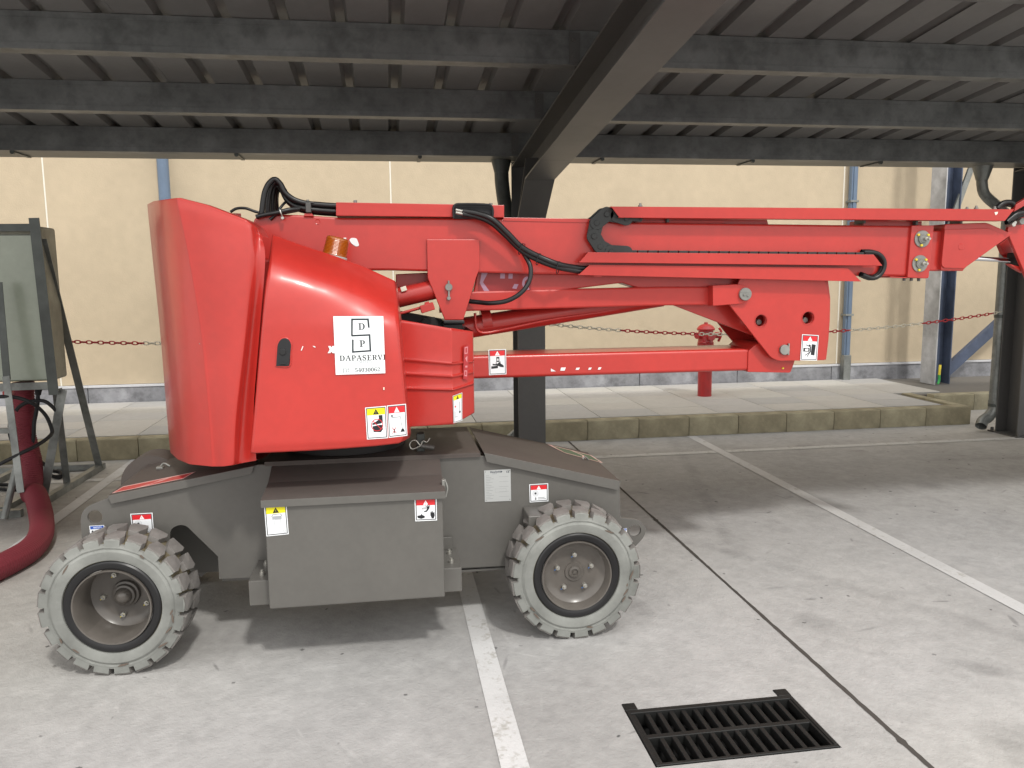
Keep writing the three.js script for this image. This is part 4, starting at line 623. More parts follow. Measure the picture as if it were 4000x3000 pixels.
{ // knuckle joining the arms
  part(lift, 'knuckle_brace', plate(round([[1.349,1.407],[1.731,1.408],[1.96,1.143],[1.887,1.115],[1.804,1.235]], 0.01), -3.75, 0.02, 0.003), M.red);
  const o = round([[1.615,1.399],[1.668,1.531],[2.093,1.527],[2.125,1.426],[2.127,1.321],[2.122,1.219],[2.116,1.122],[1.877,1.124],[1.836,1.14]], [0.01, 0.01, 0.01, 0.06, 0.05, 0.04, 0.004, 0.01, 0.02], 8);
  const h = [[1.777,1.321],[2.02,1.33],[1.899,1.179],[1.682,1.45]];
  const kn = part(lift, 'knuckle', plate(o, -3.65, 0.014, 0.002, [[h[0][0], h[0][1], 0.031], [h[1][0], h[1][1], 0.032]]), M.red, 'knuckle plate with two round access holes');
  part(kn, 'knuckle_web', [plate([[2.092,1.522],[2.124,1.513],[2.14,1.425],[2.143,1.319],[2.14,1.216],[2.132,1.122],[2.098,1.123]], -3.665, 0.30, 0.002), plate(o.map(p => [p[0], p[1]]), -3.99, 0.014, 0.002)], M.red);
  for (const hr of [latheZ([[0.031, -3.69], [0.031, -3.6485], [0.034, -3.6485], [0.034, -3.69]], h[0][0], h[0][1], 32), latheZ([[0.032, -3.69], [0.032, -3.6485], [0.035, -3.6485], [0.035, -3.69]], h[1][0], h[1][1], 32)]) part(kn, 'hole_ring', hr, M.redDark);
  const pb = [[1.787,1.312],[2.028,1.318]];
  part(kn, 'pivot_boss', [discZ(pb[0][0], pb[0][1] + 0.002, -3.84, -3.73, 0.05, 28), discZ(pb[1][0], pb[1][1] + 0.002, -3.84, -3.75, 0.028, 28)], M.redDark);
  for (const p of pb) part(kn, 'pivot_pin', discZ(p[0], p[1], -3.79, -3.69, 0.0135, 20), M.steel);
  part(kn, 'main_pin', [discZ(h[2][0], h[2][1], -3.71, -3.635, 0.0245, 32), boxg(h[2][0] + 0.018, h[2][0] + 0.024, h[2][1] - 0.026, h[2][1] + 0.03, -3.65, -3.638, 0.001)], M.steel);
  decal(kn, 'warning_label', [[1.99,1.252,-3.65],[2.077,1.245,-3.65],[2.073,1.121,-3.65],[1.985,1.125,-3.65]], warn(RED, (x, w, h) => { poly(x, [[.62, .36], [.86, .38], [.82, .80], [.60, .78]], w, h); x.fillRect(w * .14, h * .52, w * .36, h * .14); x.beginPath(); x.arc(w * .50, h * .42, w * .06, 0, 7); x.fill(); stroke(x, [[.3, .40], [.55, .47]], w, h, .04); stroke(x, [[.55, .47], [.56, .66]], w, h, .07); stroke(x, [[.56, .66], [.28, .80]], w, h, .04); stroke(x, [[.56, .66], [.40, .84]], w, h, .04); x.fillStyle = '#eee'; poly(x, [[.24, .55], [.36, .55], [.36, .52], [.46, .59], [.36, .66], [.36, .63], [.24, .63]], w, h); }), 0.003, 'red headed label with crushed person pictogram');
  // link rod above the lower arm
  const lr = part(lift, 'link_rod', [plate(round([[0.242,1.471],[0.411,1.479],[1.293,1.489],[1.568,1.486],[1.57,1.398],[1.294,1.4],[0.378,1.389],[0.24,1.383]], [0, 0.01, 0, 0, 0, 0, 0.01, 0]), -3.69, 0.06, 0.008), plate(round([[1.523,1.492],[1.639,1.497],[1.68,1.492],[1.714,1.465],[1.715,1.433],[1.683,1.405],[1.526,1.396]], [0.004, 0, 0.02, 0.02, 0.02, 0.02, 0.004]), -3.635, 0.135, 0.003)], M.redFlat);
  part(lr, 'link_pin', [discZ(h[3][0], h[3][1], -3.69, -3.62, 0.030, 32), discZ(h[3][0] - 0.008, h[3][1] - 0.003, -3.621, -3.615, 0.006, 12), discZ(h[3][0] + 0.010, h[3][1] - 0.007, -3.621, -3.615, 0.006, 12), boxg(h[3][0] - 0.029, h[3][0] + 0.029, h[3][1] + 0.008, h[3][1] + 0.0095, -3.621, -3.6185, 0)], M.steel);
  // lift cylinder under the link rod with its oil pipe
  const cy = [[0.325,1.296,-3.84],[0.448,1.331,-3.84],[1.346,1.439,-3.84],[1.658,1.476,-3.84]];
  const lc = part(lift, 'lift_cylinder', [rod(cy[0], cy[2], 0.052, 0.050, 28), rod(cy[1], [[0.493,1.337,-3.84]][0], 0.058, 0.058, 28)], M.redDark);
  part(lc, 'cylinder_rod', rod(cy[2], cy[3], 0.028), M.chrome);
  part(lc, 'oil_pipe', tube([[0.41,1.376,-3.77],[0.411,1.335,-3.77],[0.415,1.307,-3.77],[0.43,1.287,-3.77],[0.457,1.282,-3.77],[0.551,1.297,-3.78],[0.776,1.338,-3.79],[1.03,1.369,-3.8],[1.265,1.405,-3.81]], 0.0065, 60, 8), M.red);
  const uc = [[0.013,1.445,-3.68],[0.263,1.5,-3.68]];
  const l2 = part(lift, 'luffing_cylinder', rod(uc[0], uc[1], 0.044, 0.044, 28), M.redDark);
  part(l2, 'oil_pipe', tube([[0.041,1.381,-3.63],[0.092,1.394,-3.63],[0.154,1.41,-3.63],[0.196,1.417,-3.63]], 0.0065, 20, 8), M.red);
  part(l2, 'valve_block', [bar(...[[0.15,1.402,-3.62],[0.21,1.419,-3.62]], 0.034, 0.04, [0, 0, 1], 0.003), bar(...[[0.169,1.428,-3.62],[0.189,1.434,-3.62]], 0.01, 0.02)], M.red);
  part(l2, 'sticker_remnant', bar(...[[0.067,1.491,-3.632],[0.091,1.499,-3.632]], 0.02, 0.002), M.chainWhite);
  part(lift, 'arm_root', [plate([[0.058,1.39],[0.268,1.347],[0.355,1.313],[0.353,1.192],[0.055,1.265]], -3.74, 0.12, 0.004), plate([[0.146,1.332],[0.168,1.357],[0.216,1.365],[0.241,1.331],[0.266,1.305],[0.257,1.283],[0.134,1.299]], -3.68, 0.03, 0.003)], M.core);
}
{ // telescopic boom
  const b = [[-0.542,1.804],[2.58,1.777],[2.647,1.517],[-0.105,1.576]];
  const boom = part(lift, 'boom', plate(round([[-0.556,1.79],[-0.526,1.822],[-0.372,1.818],[-0.176,1.806],[0.922,1.803],[1.053,1.786],[2.581,1.768],[2.596,1.524],[0.663,1.554],[0.017,1.577],[-0.145,1.578],[-0.536,1.629]], [0.02, 0.02, 0, 0, 0, 0, 0, 0.01, 0, 0, 0.01, 0.02]), -3.65, 0.20, 0.009), M.red);
  part(boom, 'boom_ridge', plate([[0.531,1.807],[0.926,1.801],[0.926,1.784],[0.531,1.792]], -3.646, 0.19, 0.001), M.red);
  part(boom, 'tray_support', [plate([[1.15,1.805],[1.804,1.799],[1.815,1.766],[1.15,1.775]], -3.675, 0.12, 0.001), plate([[2.302,1.797],[2.613,1.792],[2.615,1.761],[2.303,1.766]], -3.675, 0.12, 0.001)], M.redDark);
  const up = [[0.416,1.569],[0.675,1.559],[1.939,1.524],[1.941,1.461],[1.607,1.461],[1.177,1.484],[1.102,1.509],[0.945,1.492],[0.741,1.468],[0.393,1.456]];
  const ub = part(lift, 'upper_arm', [plate(up, -3.70, 0.12, 0.006), plate([[0.048,1.56],[0.227,1.567],[0.226,1.504],[0.046,1.498]], -3.75, 0.05, 0.004)], M.redDark);
  const num = print(512, 128, (x, w, h) => { x.fillStyle = '#8f1f22'; x.fillRect(0, 0, w, h); x.fillStyle = '#a9849a'; poly(x, [[.04, 0], [.16, 0], [.08, .5], [.22, .98], [.12, .98], [.02, .55]], w, h); x.fillRect(w * .40, 0, w * .09, h * .3); x.fillRect(w * .56, 0, w * .08, h * .3); x.strokeStyle = '#a9849a'; x.lineWidth = 24; x.beginPath(); x.arc(w * .93, h * .56, 40, 1.2, 5.9); x.stroke(); poly(x, [[.68, .6], [.76, .62], [.72, .9], [.64, .85]], w, h); });
  decal(ub, 'lettering_remnant', [[0.427,1.565,-3.7],[0.665,1.554,-3.7],[0.665,1.48,-3.7],[0.417,1.475,-3.7]], num, 0.003);
  const lug = part(boom, 'rest_bracket', plate(round([[0.186,1.711],[0.421,1.71],[0.419,1.581],[0.404,1.544],[0.342,1.353],[0.258,1.354],[0.186,1.542]], [0.003, 0.003, 0.01, 0, 0.004, 0.004, 0.01]), -3.63, 0.016, 0.003), M.red);
  part(lift, 'rest_plate', [plate([[0.24,1.574],[0.401,1.572],[0.345,1.347],[0.276,1.348]], -3.76, 0.02, 0.003)], M.redDark);
  const pin = [[0.278,1.5],[0.277,1.451],[0.279,1.523]];
  part(lift, 'rest_pin', [discZ(pin[0][0], pin[0][1], -3.64, -3.615, 0.0165, 24), boxg(pin[0][0] - 0.004, pin[0][0] + 0.004, pin[1][1], pin[0][1], -3.627, -3.617, 0.002), discZ(pin[1][0], pin[1][1], -3.63, -3.613, 0.009, 12), boxg(pin[0][0] - 0.004, pin[0][0] + 0.004, pin[0][1] + 0.012, pin[2][1] + 0.006, -3.627, -3.615, 0.002)], M.steel);
  part(lift, 'rest_pad', [plate(round([[0.251,1.353],[0.345,1.351],[0.345,1.336],[0.251,1.338]], 0.003), -3.61, 0.18, 0.003), plate(round([[0.251,1.334],[0.338,1.335],[0.336,1.308],[0.25,1.307]], 0.004), -3.625, 0.15, 0.004)], M.rubber);
  const e = [[-0.283,1.788]][0];
  part(boom, 'weld_boss', [latheZ([[0.005, -3.652], [0.0115, -3.648], [0.0115, -3.65]], e[0], e[1], 16)], M.red);
  part(boom, 'lettering_remnant', [plate([[-0.175,1.72],[-0.163,1.72],[-0.164,1.711],[-0.175,1.712]], -3.648, 0.0015, 0), plate(round([[-0.151,1.71],[-0.144,1.718],[-0.133,1.719],[-0.119,1.717],[-0.114,1.704],[-0.108,1.685],[-0.123,1.681],[-0.142,1.695]], 0.01), -3.648, 0.0015, 0)], M.white);
  // end collar and inner boom
  const col = part(boom, 'end_collar', plate(round([[2.533,1.77],[2.65,1.77],[2.651,1.757],[2.64,1.513],[2.525,1.518]], [0.004, 0.004, 0, 0.012, 0.004]), -3.635, 0.23, 0.003), M.red);
  part(boom, 'collar_flange', plate([[2.433,1.526],[2.525,1.521],[2.525,1.516],[2.436,1.521]], -3.64, 0.2, 0.001), M.red);
  for (const [cx, cy] of [[2.59,1.705],[2.585,1.586]]) {
    const pad = part(col, 'wear_pad_cover', [discZ(cx, cy, -3.635, -3.629, 0.041, 40), latheZ([[0.019, -3.629], [0.0195, -3.621], [0.0235, -3.621], [0.024, -3.629]], cx, cy, 32), discZ(cx, cy, -3.63, -3.619, 0.0185, 30)], M.steel);
    part(pad, 'adjuster', [hexZ(cx + 0.006, cy, -3.62, -3.605, 0.0095), latheZ([[0, -3.59], [0.0055, -3.59], [0.006, -3.62]], cx + 0.012, cy - 0.001, 12)], M.zinc);
    for (const a of [0.6, 2.5, 4.5]) part(pad, 'marked_bolt', [discZ(cx + Math.cos(a) * 0.032, cy + Math.sin(a) * 0.032, -3.63, -3.620, 0.006, 10)], M.yellow);
  }
  for (const u of [[2.524,1.512],[2.563,1.511],[2.603,1.509]]) part(col, 'bolt', [new THREE.CylinderGeometry(0.0075, 0.0075, 0.016, 8).translate(u[0], u[1] - 0.001, -3.66)], M.steelDark);
  const ib = part(boom, 'inner_boom', plate([[2.646,1.747],[2.785,1.747],[2.799,1.551],[2.659,1.549]], -3.668, 0.16, 0.008), M.red);
  part(ib, 'boom_head', plate(round([[2.719,1.777],[2.949,1.784],[3.092,1.729],[3.068,1.711],[2.851,1.567],[2.842,1.559],[2.833,1.548],[2.712,1.552],[2.713,1.585]], [0.01, 0.02, 0.03, 0, 0, 0.006, 0, 0.01, 0.02]), -3.648, 0.19, 0.004), M.red);
  part(ib, 'head_plate', plate(round([[2.715,1.75],[2.951,1.756],[3.065,1.715],[2.843,1.568],[2.832,1.56],[2.726,1.564],[2.715,1.571],[2.708,1.585]], [0.004, 0.004, 0, 0, 0, 0.01, 0.02, 0.02]), -3.64, 0.008, 0.002), M.red);
  const rd = [[2.808,1.666]][0];
  part(ib, 'plug', [latheZ([[0, -3.638], [0.014, -3.638], [0.016, -3.640]], rd[0], rd[1], 24)], M.red);
  const jib = part(lift, 'jib', [plate(round([[3.085,1.712],[3.069,1.744],[3.081,1.788],[3.159,1.833],[3.309,1.85],[3.354,1.346],[3.245,1.418],[3.183,1.537]], [0.01, 0.02, 0.03, 0, 0, 0, 0, 0.01]), -3.655, 0.02, 0.003), plate([[3.152,1.684],[3.203,1.718],[3.301,1.537],[3.257,1.573],[3.248,1.641],[3.182,1.631]], -3.80, 0.03, 0.003), plate([[3.129,1.875],[3.204,1.916],[3.207,1.885],[3.121,1.839]], -3.68, 0.03, 0.003), plate([[3.11,1.583],[3.146,1.574],[3.19,1.565],[3.202,1.534],[3.148,1.56]], -3.68, 0.03, 0.003)], M.red, 'jib folding away at the boom end');
  const jr = [[2.973,1.611,-3.75],[3.2,1.599,-3.75]];
  part(jib, 'jib_cylinder_rod', rod(jr[0], jr[1], 0.0115, 0.0115, 20), M.chrome);
  part(jib, 'rod_eye', [boxg(jr[1][0] - 0.012, jr[1][0] + 0.04, jr[1][1] - 0.03, jr[1][1] + 0.04, -3.79, -3.70, 0.006)], M.core);
  const jp = [[3.122,1.789],[3.059,1.772],[3.049,1.787]];
  part(jib, 'jib_pin', [discZ(jp[0][0], jp[0][1], -3.66, -3.62, 0.0165, 24)], M.steel);
  part(jib, 'jib_bolt', [discZ(jp[1][0], jp[1][1], -3.65, -3.60, 0.011, 12), discZ(jp[1][0] + 0.015, jp[1][1] + 0.01, -3.65, -3.61, 0.008, 12)], M.zinc);
  part(jib, 'jib_hose', [tube([[3.015,1.784,-3.6],[3.04,1.804,-3.6],[3.065,1.821,-3.6],[3.107,1.831,-3.6],[3.159,1.841,-3.6]], 0.012, 24, 10), tube([[3.037,1.781,-3.63],[3.066,1.796,-3.63],[3.099,1.813,-3.63],[3.187,1.83,-3.63]], 0.011, 24, 10), tube([[3.039,1.856,-3.7],[3.061,1.876,-3.7],[3.091,1.887,-3.7],[3.123,1.882,-3.7],[3.14,1.86,-3.7]], 0.014, 24, 10), tube([[3.071,1.86,-3.73],[3.094,1.874,-3.73],[3.121,1.879,-3.73],[3.157,1.872,-3.73],[3.168,1.852,-3.73]], 0.012, 24, 10)], M.rubber);
}
{ // covers and cable trays on the boom
  const tr = (n, p, zf, d, label) => part(lift, n, [plate(p, zf, 0.004, 0.001), plate([p[0], p[1], [p[1][0], p[1][1] - 0.005], [p[0][0], p[0][1] - 0.005]], zf - 0.004, d, 0.0005), plate([[p[3][0], p[3][1] + 0.005], [p[2][0], p[2][1] + 0.005], p[2], p[3]], zf - 0.004, d, 0.0005)], M.redFlat, label);
  part(lift, 'hose_cover', plate(round([[-0.2,1.869],[0.532,1.859],[0.531,1.805],[-0.202,1.812]], 0.002), -3.62, 0.14, 0.002), M.redFlat);
  part(lift, 'cover_bolt', [new THREE.CylinderGeometry(0.008, 0.008, 0.012, 8).translate(-0.12, [[-0.165,1.874]][0][1] + 0.003, -3.68), new THREE.CylinderGeometry(0.008, 0.008, 0.012, 8).translate(0.48, [[0.496,1.864]][0][1] + 0.003, -3.68)], M.steel);
  part(lift, 'hose_guide', [plate(round([[0.303,1.861],[0.469,1.859],[0.477,1.843],[0.476,1.797],[0.302,1.799]], 0.008), -3.612, 0.02, 0.002), tube([[0.304,1.801,-3.598],[0.305,1.849,-3.598],[0.315,1.859,-3.598],[0.346,1.861,-3.598],[0.448,1.859,-3.598],[0.469,1.855,-3.598],[0.477,1.839,-3.598],[0.476,1.795,-3.598]], 0.005, 50, 8)], M.rubberMatt);
  part(lift, 'hose_fitting', [rod(...[[0.314,1.836,-3.59],[0.34,1.83,-3.585]], 0.006), rod(...[[0.314,1.824,-3.59],[0.342,1.818,-3.585]], 0.006), rod(...[[0.34,1.83,-3.585],[0.348,1.828,-3.585]], 0.0075, 0.0075, 6), rod(...[[0.342,1.818,-3.585],[0.35,1.816,-3.585]], 0.0075, 0.0075, 6)], M.zinc);
  const hz = [[-3.575, 0], [-3.56, 5]];
  part(lift, 'hydraulic_hose', tube([[0.344,1.83,-3.585],[0.403,1.819,-3.57],[0.466,1.794,-3.55],[0.534,1.734,-3.55],[0.597,1.674,-3.56],[0.674,1.633,-3.57],[0.761,1.598,-3.565],[0.848,1.583,-3.61],[0.899,1.577,-3.627],[0.95,1.572,-3.63]], 0.0125, 60, 12), M.rubber);
  part(lift, 'hydraulic_hose', tube([[0.344,1.818,-3.585],[0.404,1.806,-3.58],[0.464,1.781,-3.57],[0.532,1.723,-3.575],[0.598,1.661,-3.58],[0.671,1.619,-3.58],[0.763,1.584,-3.575],[0.848,1.569,-3.61],[0.899,1.562,-3.627],[0.95,1.558,-3.63]], 0.0125, 60, 12), M.rubber);
  part(lift, 'hydraulic_hose', tube([[0.345,1.825,-3.6],[0.428,1.812,-3.61],[0.522,1.75,-3.62],[0.584,1.689,-3.62],[0.622,1.634,-3.6],[0.642,1.583,-3.58],[0.635,1.528,-3.57],[0.6,1.477,-3.56],[0.538,1.439,-3.57],[0.463,1.427,-3.6],[0.418,1.43,-3.64],[0.378,1.434,-3.665],[0.345,1.437,-3.668]], 0.0105, 70, 12), M.rubber);
  for (const [u] of [[1030], [1096], [1162], [1204]]) ;
  for (const ht of [tube([[0.598,1.687,-3.54],[0.583,1.65,-3.55],[0.599,1.645,-3.6],[0.621,1.681,-3.6],[0.598,1.687,-3.54]], 0.002, 16, 5), tube([[0.675,1.643,-3.555],[0.663,1.601,-3.56],[0.679,1.599,-3.6],[0.692,1.64,-3.6],[0.675,1.643,-3.555]], 0.002, 16, 5), tube([[0.762,1.606,-3.55],[0.754,1.561,-3.555],[0.772,1.561,-3.6],[0.781,1.605,-3.6],[0.762,1.606,-3.55]], 0.002, 16, 5)]) part(lift, 'hose_tie', ht, M.rubberMatt);
  const t1 = tr('cable_tray', [[1.014,1.852],[3.044,1.844],[2.998,1.789],[1.053,1.803]], -3.59, 0.055, 'long upper cable tray');
  const t2 = tr('cable_tray', [[0.907,1.649],[2.307,1.63],[2.355,1.577],[0.866,1.604]], -3.585, 0.05, 'middle cable tray');
  const t3 = tr('cable_tray', [[0.918,1.593],[2.185,1.568],[2.258,1.503],[0.866,1.548]], -3.60, 0.05, 'lower cable tray');
  part(t3, 'tray_tab', plate([[0.938,1.547],[0.984,1.547],[0.975,1.538],[0.947,1.539]], -3.61, 0.01, 0.001), M.redFlat);
  part(t1, 'tray_bracket', [...[[1.304,1.808],[2.293,1.802],[2.57,1.795],[2.81,1.793]].map(p => boxg(p[0] - 0.006, p[0] + 0.006, p[1] - 0.022, p[1] + 0.004, -3.73, -3.65, 0.001))], M.galvDark);
  for (const p of [[1.166,1.863],[2.827,1.851],[2.877,1.857],[2.978,1.854]]) part(t1, 'tray_bolt', [new THREE.CylinderGeometry(0.006, 0.006, 0.02, 8).translate(p[0], p[1] - 0.002, -3.64), new THREE.CylinderGeometry(0.010, 0.010, 0.007, 6).translate(p[0], p[1] - 0.004, -3.64)], M.steel);
  part(t1, 'scratch', plate([[2.937,1.83],[2.956,1.832],[2.954,1.822],[2.944,1.815]], -3.5888, 0.001, 0), M.sealant);
  part(t1, 'tray_ledge', plate([[1.098,1.793],[1.585,1.795],[1.585,1.784],[1.098,1.785]], -3.67, 0.06, 0.001), M.redFlat);
  // energy chain: flat plastic links round the bend, then a straight run in the middle tray
  const ec = new THREE.Group(); ec.name = 'energy_chain'; lift.add(ec);
  const cpath = [[1.16,1.798,-3.635],[1.092,1.802,-3.635],[1.047,1.814,-3.63],[1.001,1.82,-3.63],[0.954,1.781,-3.63],[0.941,1.721,-3.63],[0.971,1.675,-3.63],[1.022,1.649,-3.63],[1.094,1.647,-3.635]];
  for (let i = 0; i < cpath.length - 1; i++) {
    const p = cpath[i], q = cpath[i + 1], dx = q[0] - p[0], dy = q[1] - p[1], L = Math.hypot(dx, dy), a = Math.atan2(dy, dx), hh = i < 1 || i > 7 ? 0.012 : 0.033;
    const s = []; for (let k = 0; k <= 10; k++) { const t = Math.PI / 2 + k / 10 * Math.PI; s.push([Math.cos(t) * hh, Math.sin(t) * hh]); } for (let k = 0; k <= 10; k++) { const t = -Math.PI / 2 + k / 10 * Math.PI; s.push([L + Math.cos(t) * hh * 0.94, Math.sin(t) * hh * 0.94]); }
    part(ec, 'chain_link', [plate(s, -3.618 + (i % 2) * 0.004, 0.008, 0.002).rotateZ(a).translate(p[0], p[1], 0), plate(s, -3.69 + (i % 2) * 0.004, 0.008, 0.002).rotateZ(a).translate(p[0], p[1], 0), boxg(0.0, L, -hh * 0.8, hh * 0.8, -3.69, -3.63, 0.002).rotateZ(a).translate(p[0], p[1], 0), discZ(p[0], p[1], -3.615, -3.611 + (i % 2) * 0.003, hh > 0.015 ? 0.013 : 0.004, 16)], M.chainLink);
  }
  const a0 = [[1.05,1.647,-3.635],[2.333,1.629,-3.635]], n = 26;
  for (let i = 0; i < n; i++) { const t = i / n, x = a0[0][0] + (a0[1][0] - a0[0][0]) * t, y = a0[0][1] + (a0[1][1] - a0[0][1]) * t, L = (a0[1][0] - a0[0][0]) / n; part(ec, 'chain_link', plate([[x, y - 0.012], [x + L * 0.90, y - 0.012], [x + L * 0.97, y + 0.012], [x + 0.004, y + 0.012]], -3.62, 0.07, 0.0015), M.chainLink); }
  const lp = dz => [[2.28,1.643,-3.64],[2.324,1.642,-3.64],[2.354,1.635,-3.64],[2.377,1.62,-3.64],[2.392,1.595,-3.64],[2.392,1.568,-3.64],[2.379,1.541,-3.64],[2.356,1.523,-3.64],[2.331,1.518,-3.64],[2.309,1.524,-3.64],[2.279,1.536,-3.64]].map(p => [p[0], p[1], p[2] + dz]);
  part(ec, 'cable_bundle', [0.012, 0.002, -0.006].map((d, i) => tube(lp(d).map(p => [p[0] - 0.004 * (i % 2), p[1] + 0.003 * (i % 2), p[2]]), 0.0115, 50, 10)), M.rubber);
}
{ // hoses arching over the boom root
  const arch = (du, dv, z0, z1, r) => { const p = [[-0.496,1.811,-3.72],[-0.492,1.866,-3.72],[-0.486,1.91,-3.72],[-0.472,1.945,-3.72],[-0.451,1.956,-3.72],[-0.433,1.937,-3.72],[-0.416,1.902,-3.72],[-0.384,1.874,-3.72],[-0.341,1.858,-3.72],[-0.27,1.85,-3.72],[-0.182,1.844,-3.72]]; return tube(p.map((q, i) => [q[0] + du * Math.max(0, 1 - i / 5), q[1] + dv * (i > 3 ? 1 : 0.4), z0 + (z1 - z0) * Math.min(1, i / 8)]), r, 70, 10); };
  const ah = [[-0.022, 0.012, -3.66, -3.66, 0.012], [-0.005, 0.006, -3.72, -3.685, 0.012], [0.012, 0.002, -3.76, -3.71, 0.012], [0.028, -0.012, -3.80, -3.66, 0.011], [0.0, -0.018, -3.84, -3.69, 0.011], [0.018, -0.020, -3.88, -3.72, 0.010], [-0.026, 0.0, -3.86, -3.72, 0.011]];
  for (const a of ah) part(lift, 'hydraulic_hose', arch(...a), M.rubber);
  part(lift, 'hydraulic_hose', tube([[-0.653,1.833,-3.7],[-0.629,1.847,-3.7],[-0.59,1.849,-3.7],[-0.543,1.833,-3.7],[-0.456,1.814,-3.7]], 0.006, 30, 8), M.rubber);
  part(lift, 'hydraulic_hose', [tube([[-0.537,1.807,-3.63],[-0.505,1.815,-3.63],[-0.446,1.826,-3.63],[-0.399,1.838,-3.64],[-0.358,1.845,-3.66]], 0.010, 30, 10), tube([[-0.444,1.835,-3.64],[-0.427,1.861,-3.66],[-0.413,1.88,-3.69]], 0.006, 16, 8), tube([[-0.481,1.797,-3.64],[-0.453,1.819,-3.64],[-0.41,1.827,-3.64],[-0.358,1.839,-3.66]], 0.007, 24, 8)], M.rubber);
  part(lift, 'hose_tie', [tube([[-0.435,1.836,-3.615],[-0.431,1.822,-3.612],[-0.427,1.808,-3.62]], 0.004, 10, 6), discZ(...[[-0.426,1.802]][0], -3.63, -3.612, 0.007, 14)], M.zinc);
  const cb = [[-0.33,1.868],[-0.307,1.826]];
  part(lift, 'hose_clamp', [boxg(cb[0][0], cb[1][0], cb[1][1], cb[0][1], -3.74, -3.632, 0.004), boxg(cb[0][0] + 0.004, cb[1][0] + 0.012, cb[0][1], cb[0][1] + 0.005, -3.735, -3.64, 0.001)], M.steelDark);
  part(lift, 'clamp_bolt', new THREE.CylinderGeometry(0.006, 0.006, 0.012, 8).translate((cb[0][0] + cb[1][0]) / 2 - 0.003, cb[0][1] + 0.009, -3.66), M.steel);
  part(lift, 'clamp_foot', plate([[-0.34,1.811],[-0.336,1.823],[-0.305,1.823],[-0.298,1.811]], -3.64, 0.1, 0.002), M.red);
}
{ // amber beacon on the cover
  const p = [[0.967,0.708,-3.46],[0.994,0.852,-3.46]].map(q => q), q = [[-0.205,1.638,-3.46],[-0.187,1.714,-3.46],[-0.199,1.659,-3.46],[-0.209,1.623,-3.46]];
  const ax = V(q[1][0] - q[0][0], q[1][1] - q[0][1], 0).normalize(), m = new THREE.Matrix4().makeBasis(V(ax.y, -ax.x, 0), ax, V(0, 0, 1));
  const at = (pr) => toCreasedNormals(new THREE.LatheGeometry(pr.map(a => new THREE.Vector2(...a)), 40), 0.5).applyMatrix4(m).translate(q[0][0], q[0][1], -3.46);
  const ribs = []; for (let i = 0; i < 12; i++) { const y = 0.004 + i * 0.0055; ribs.push([0.0512 - y * 0.05, y], [0.0497 - y * 0.05, y + 0.0028]); }
  const bc = part(lift, 'beacon', at([[0.048, 0], [0.051, 0.002], ...ribs, [0.046, 0.0725], [0.040, 0.076], [0, 0.077]]), M.amber, 'amber flashing beacon');
  part(bc, 'beacon_base', at([[0, -0.018], [0.050, -0.018], [0.053, -0.014], [0.053, -0.002], [0.050, 0.001], [0, 0.001]]), M.beaconBase);
  part(bc, 'bulb', at([[0, 0.06], [0.012, 0.055], [0.016, 0.04], [0.012, 0.02], [0.012, 0.002], [0, 0.002]]), M.white);
  part(lift, 'beacon_mount', boxg(q[0][0] - 0.05, q[0][0] + 0.05, q[0][1] - 0.08, q[0][1] - 0.02, -3.52, -3.42, 0.004), M.redDark);
}

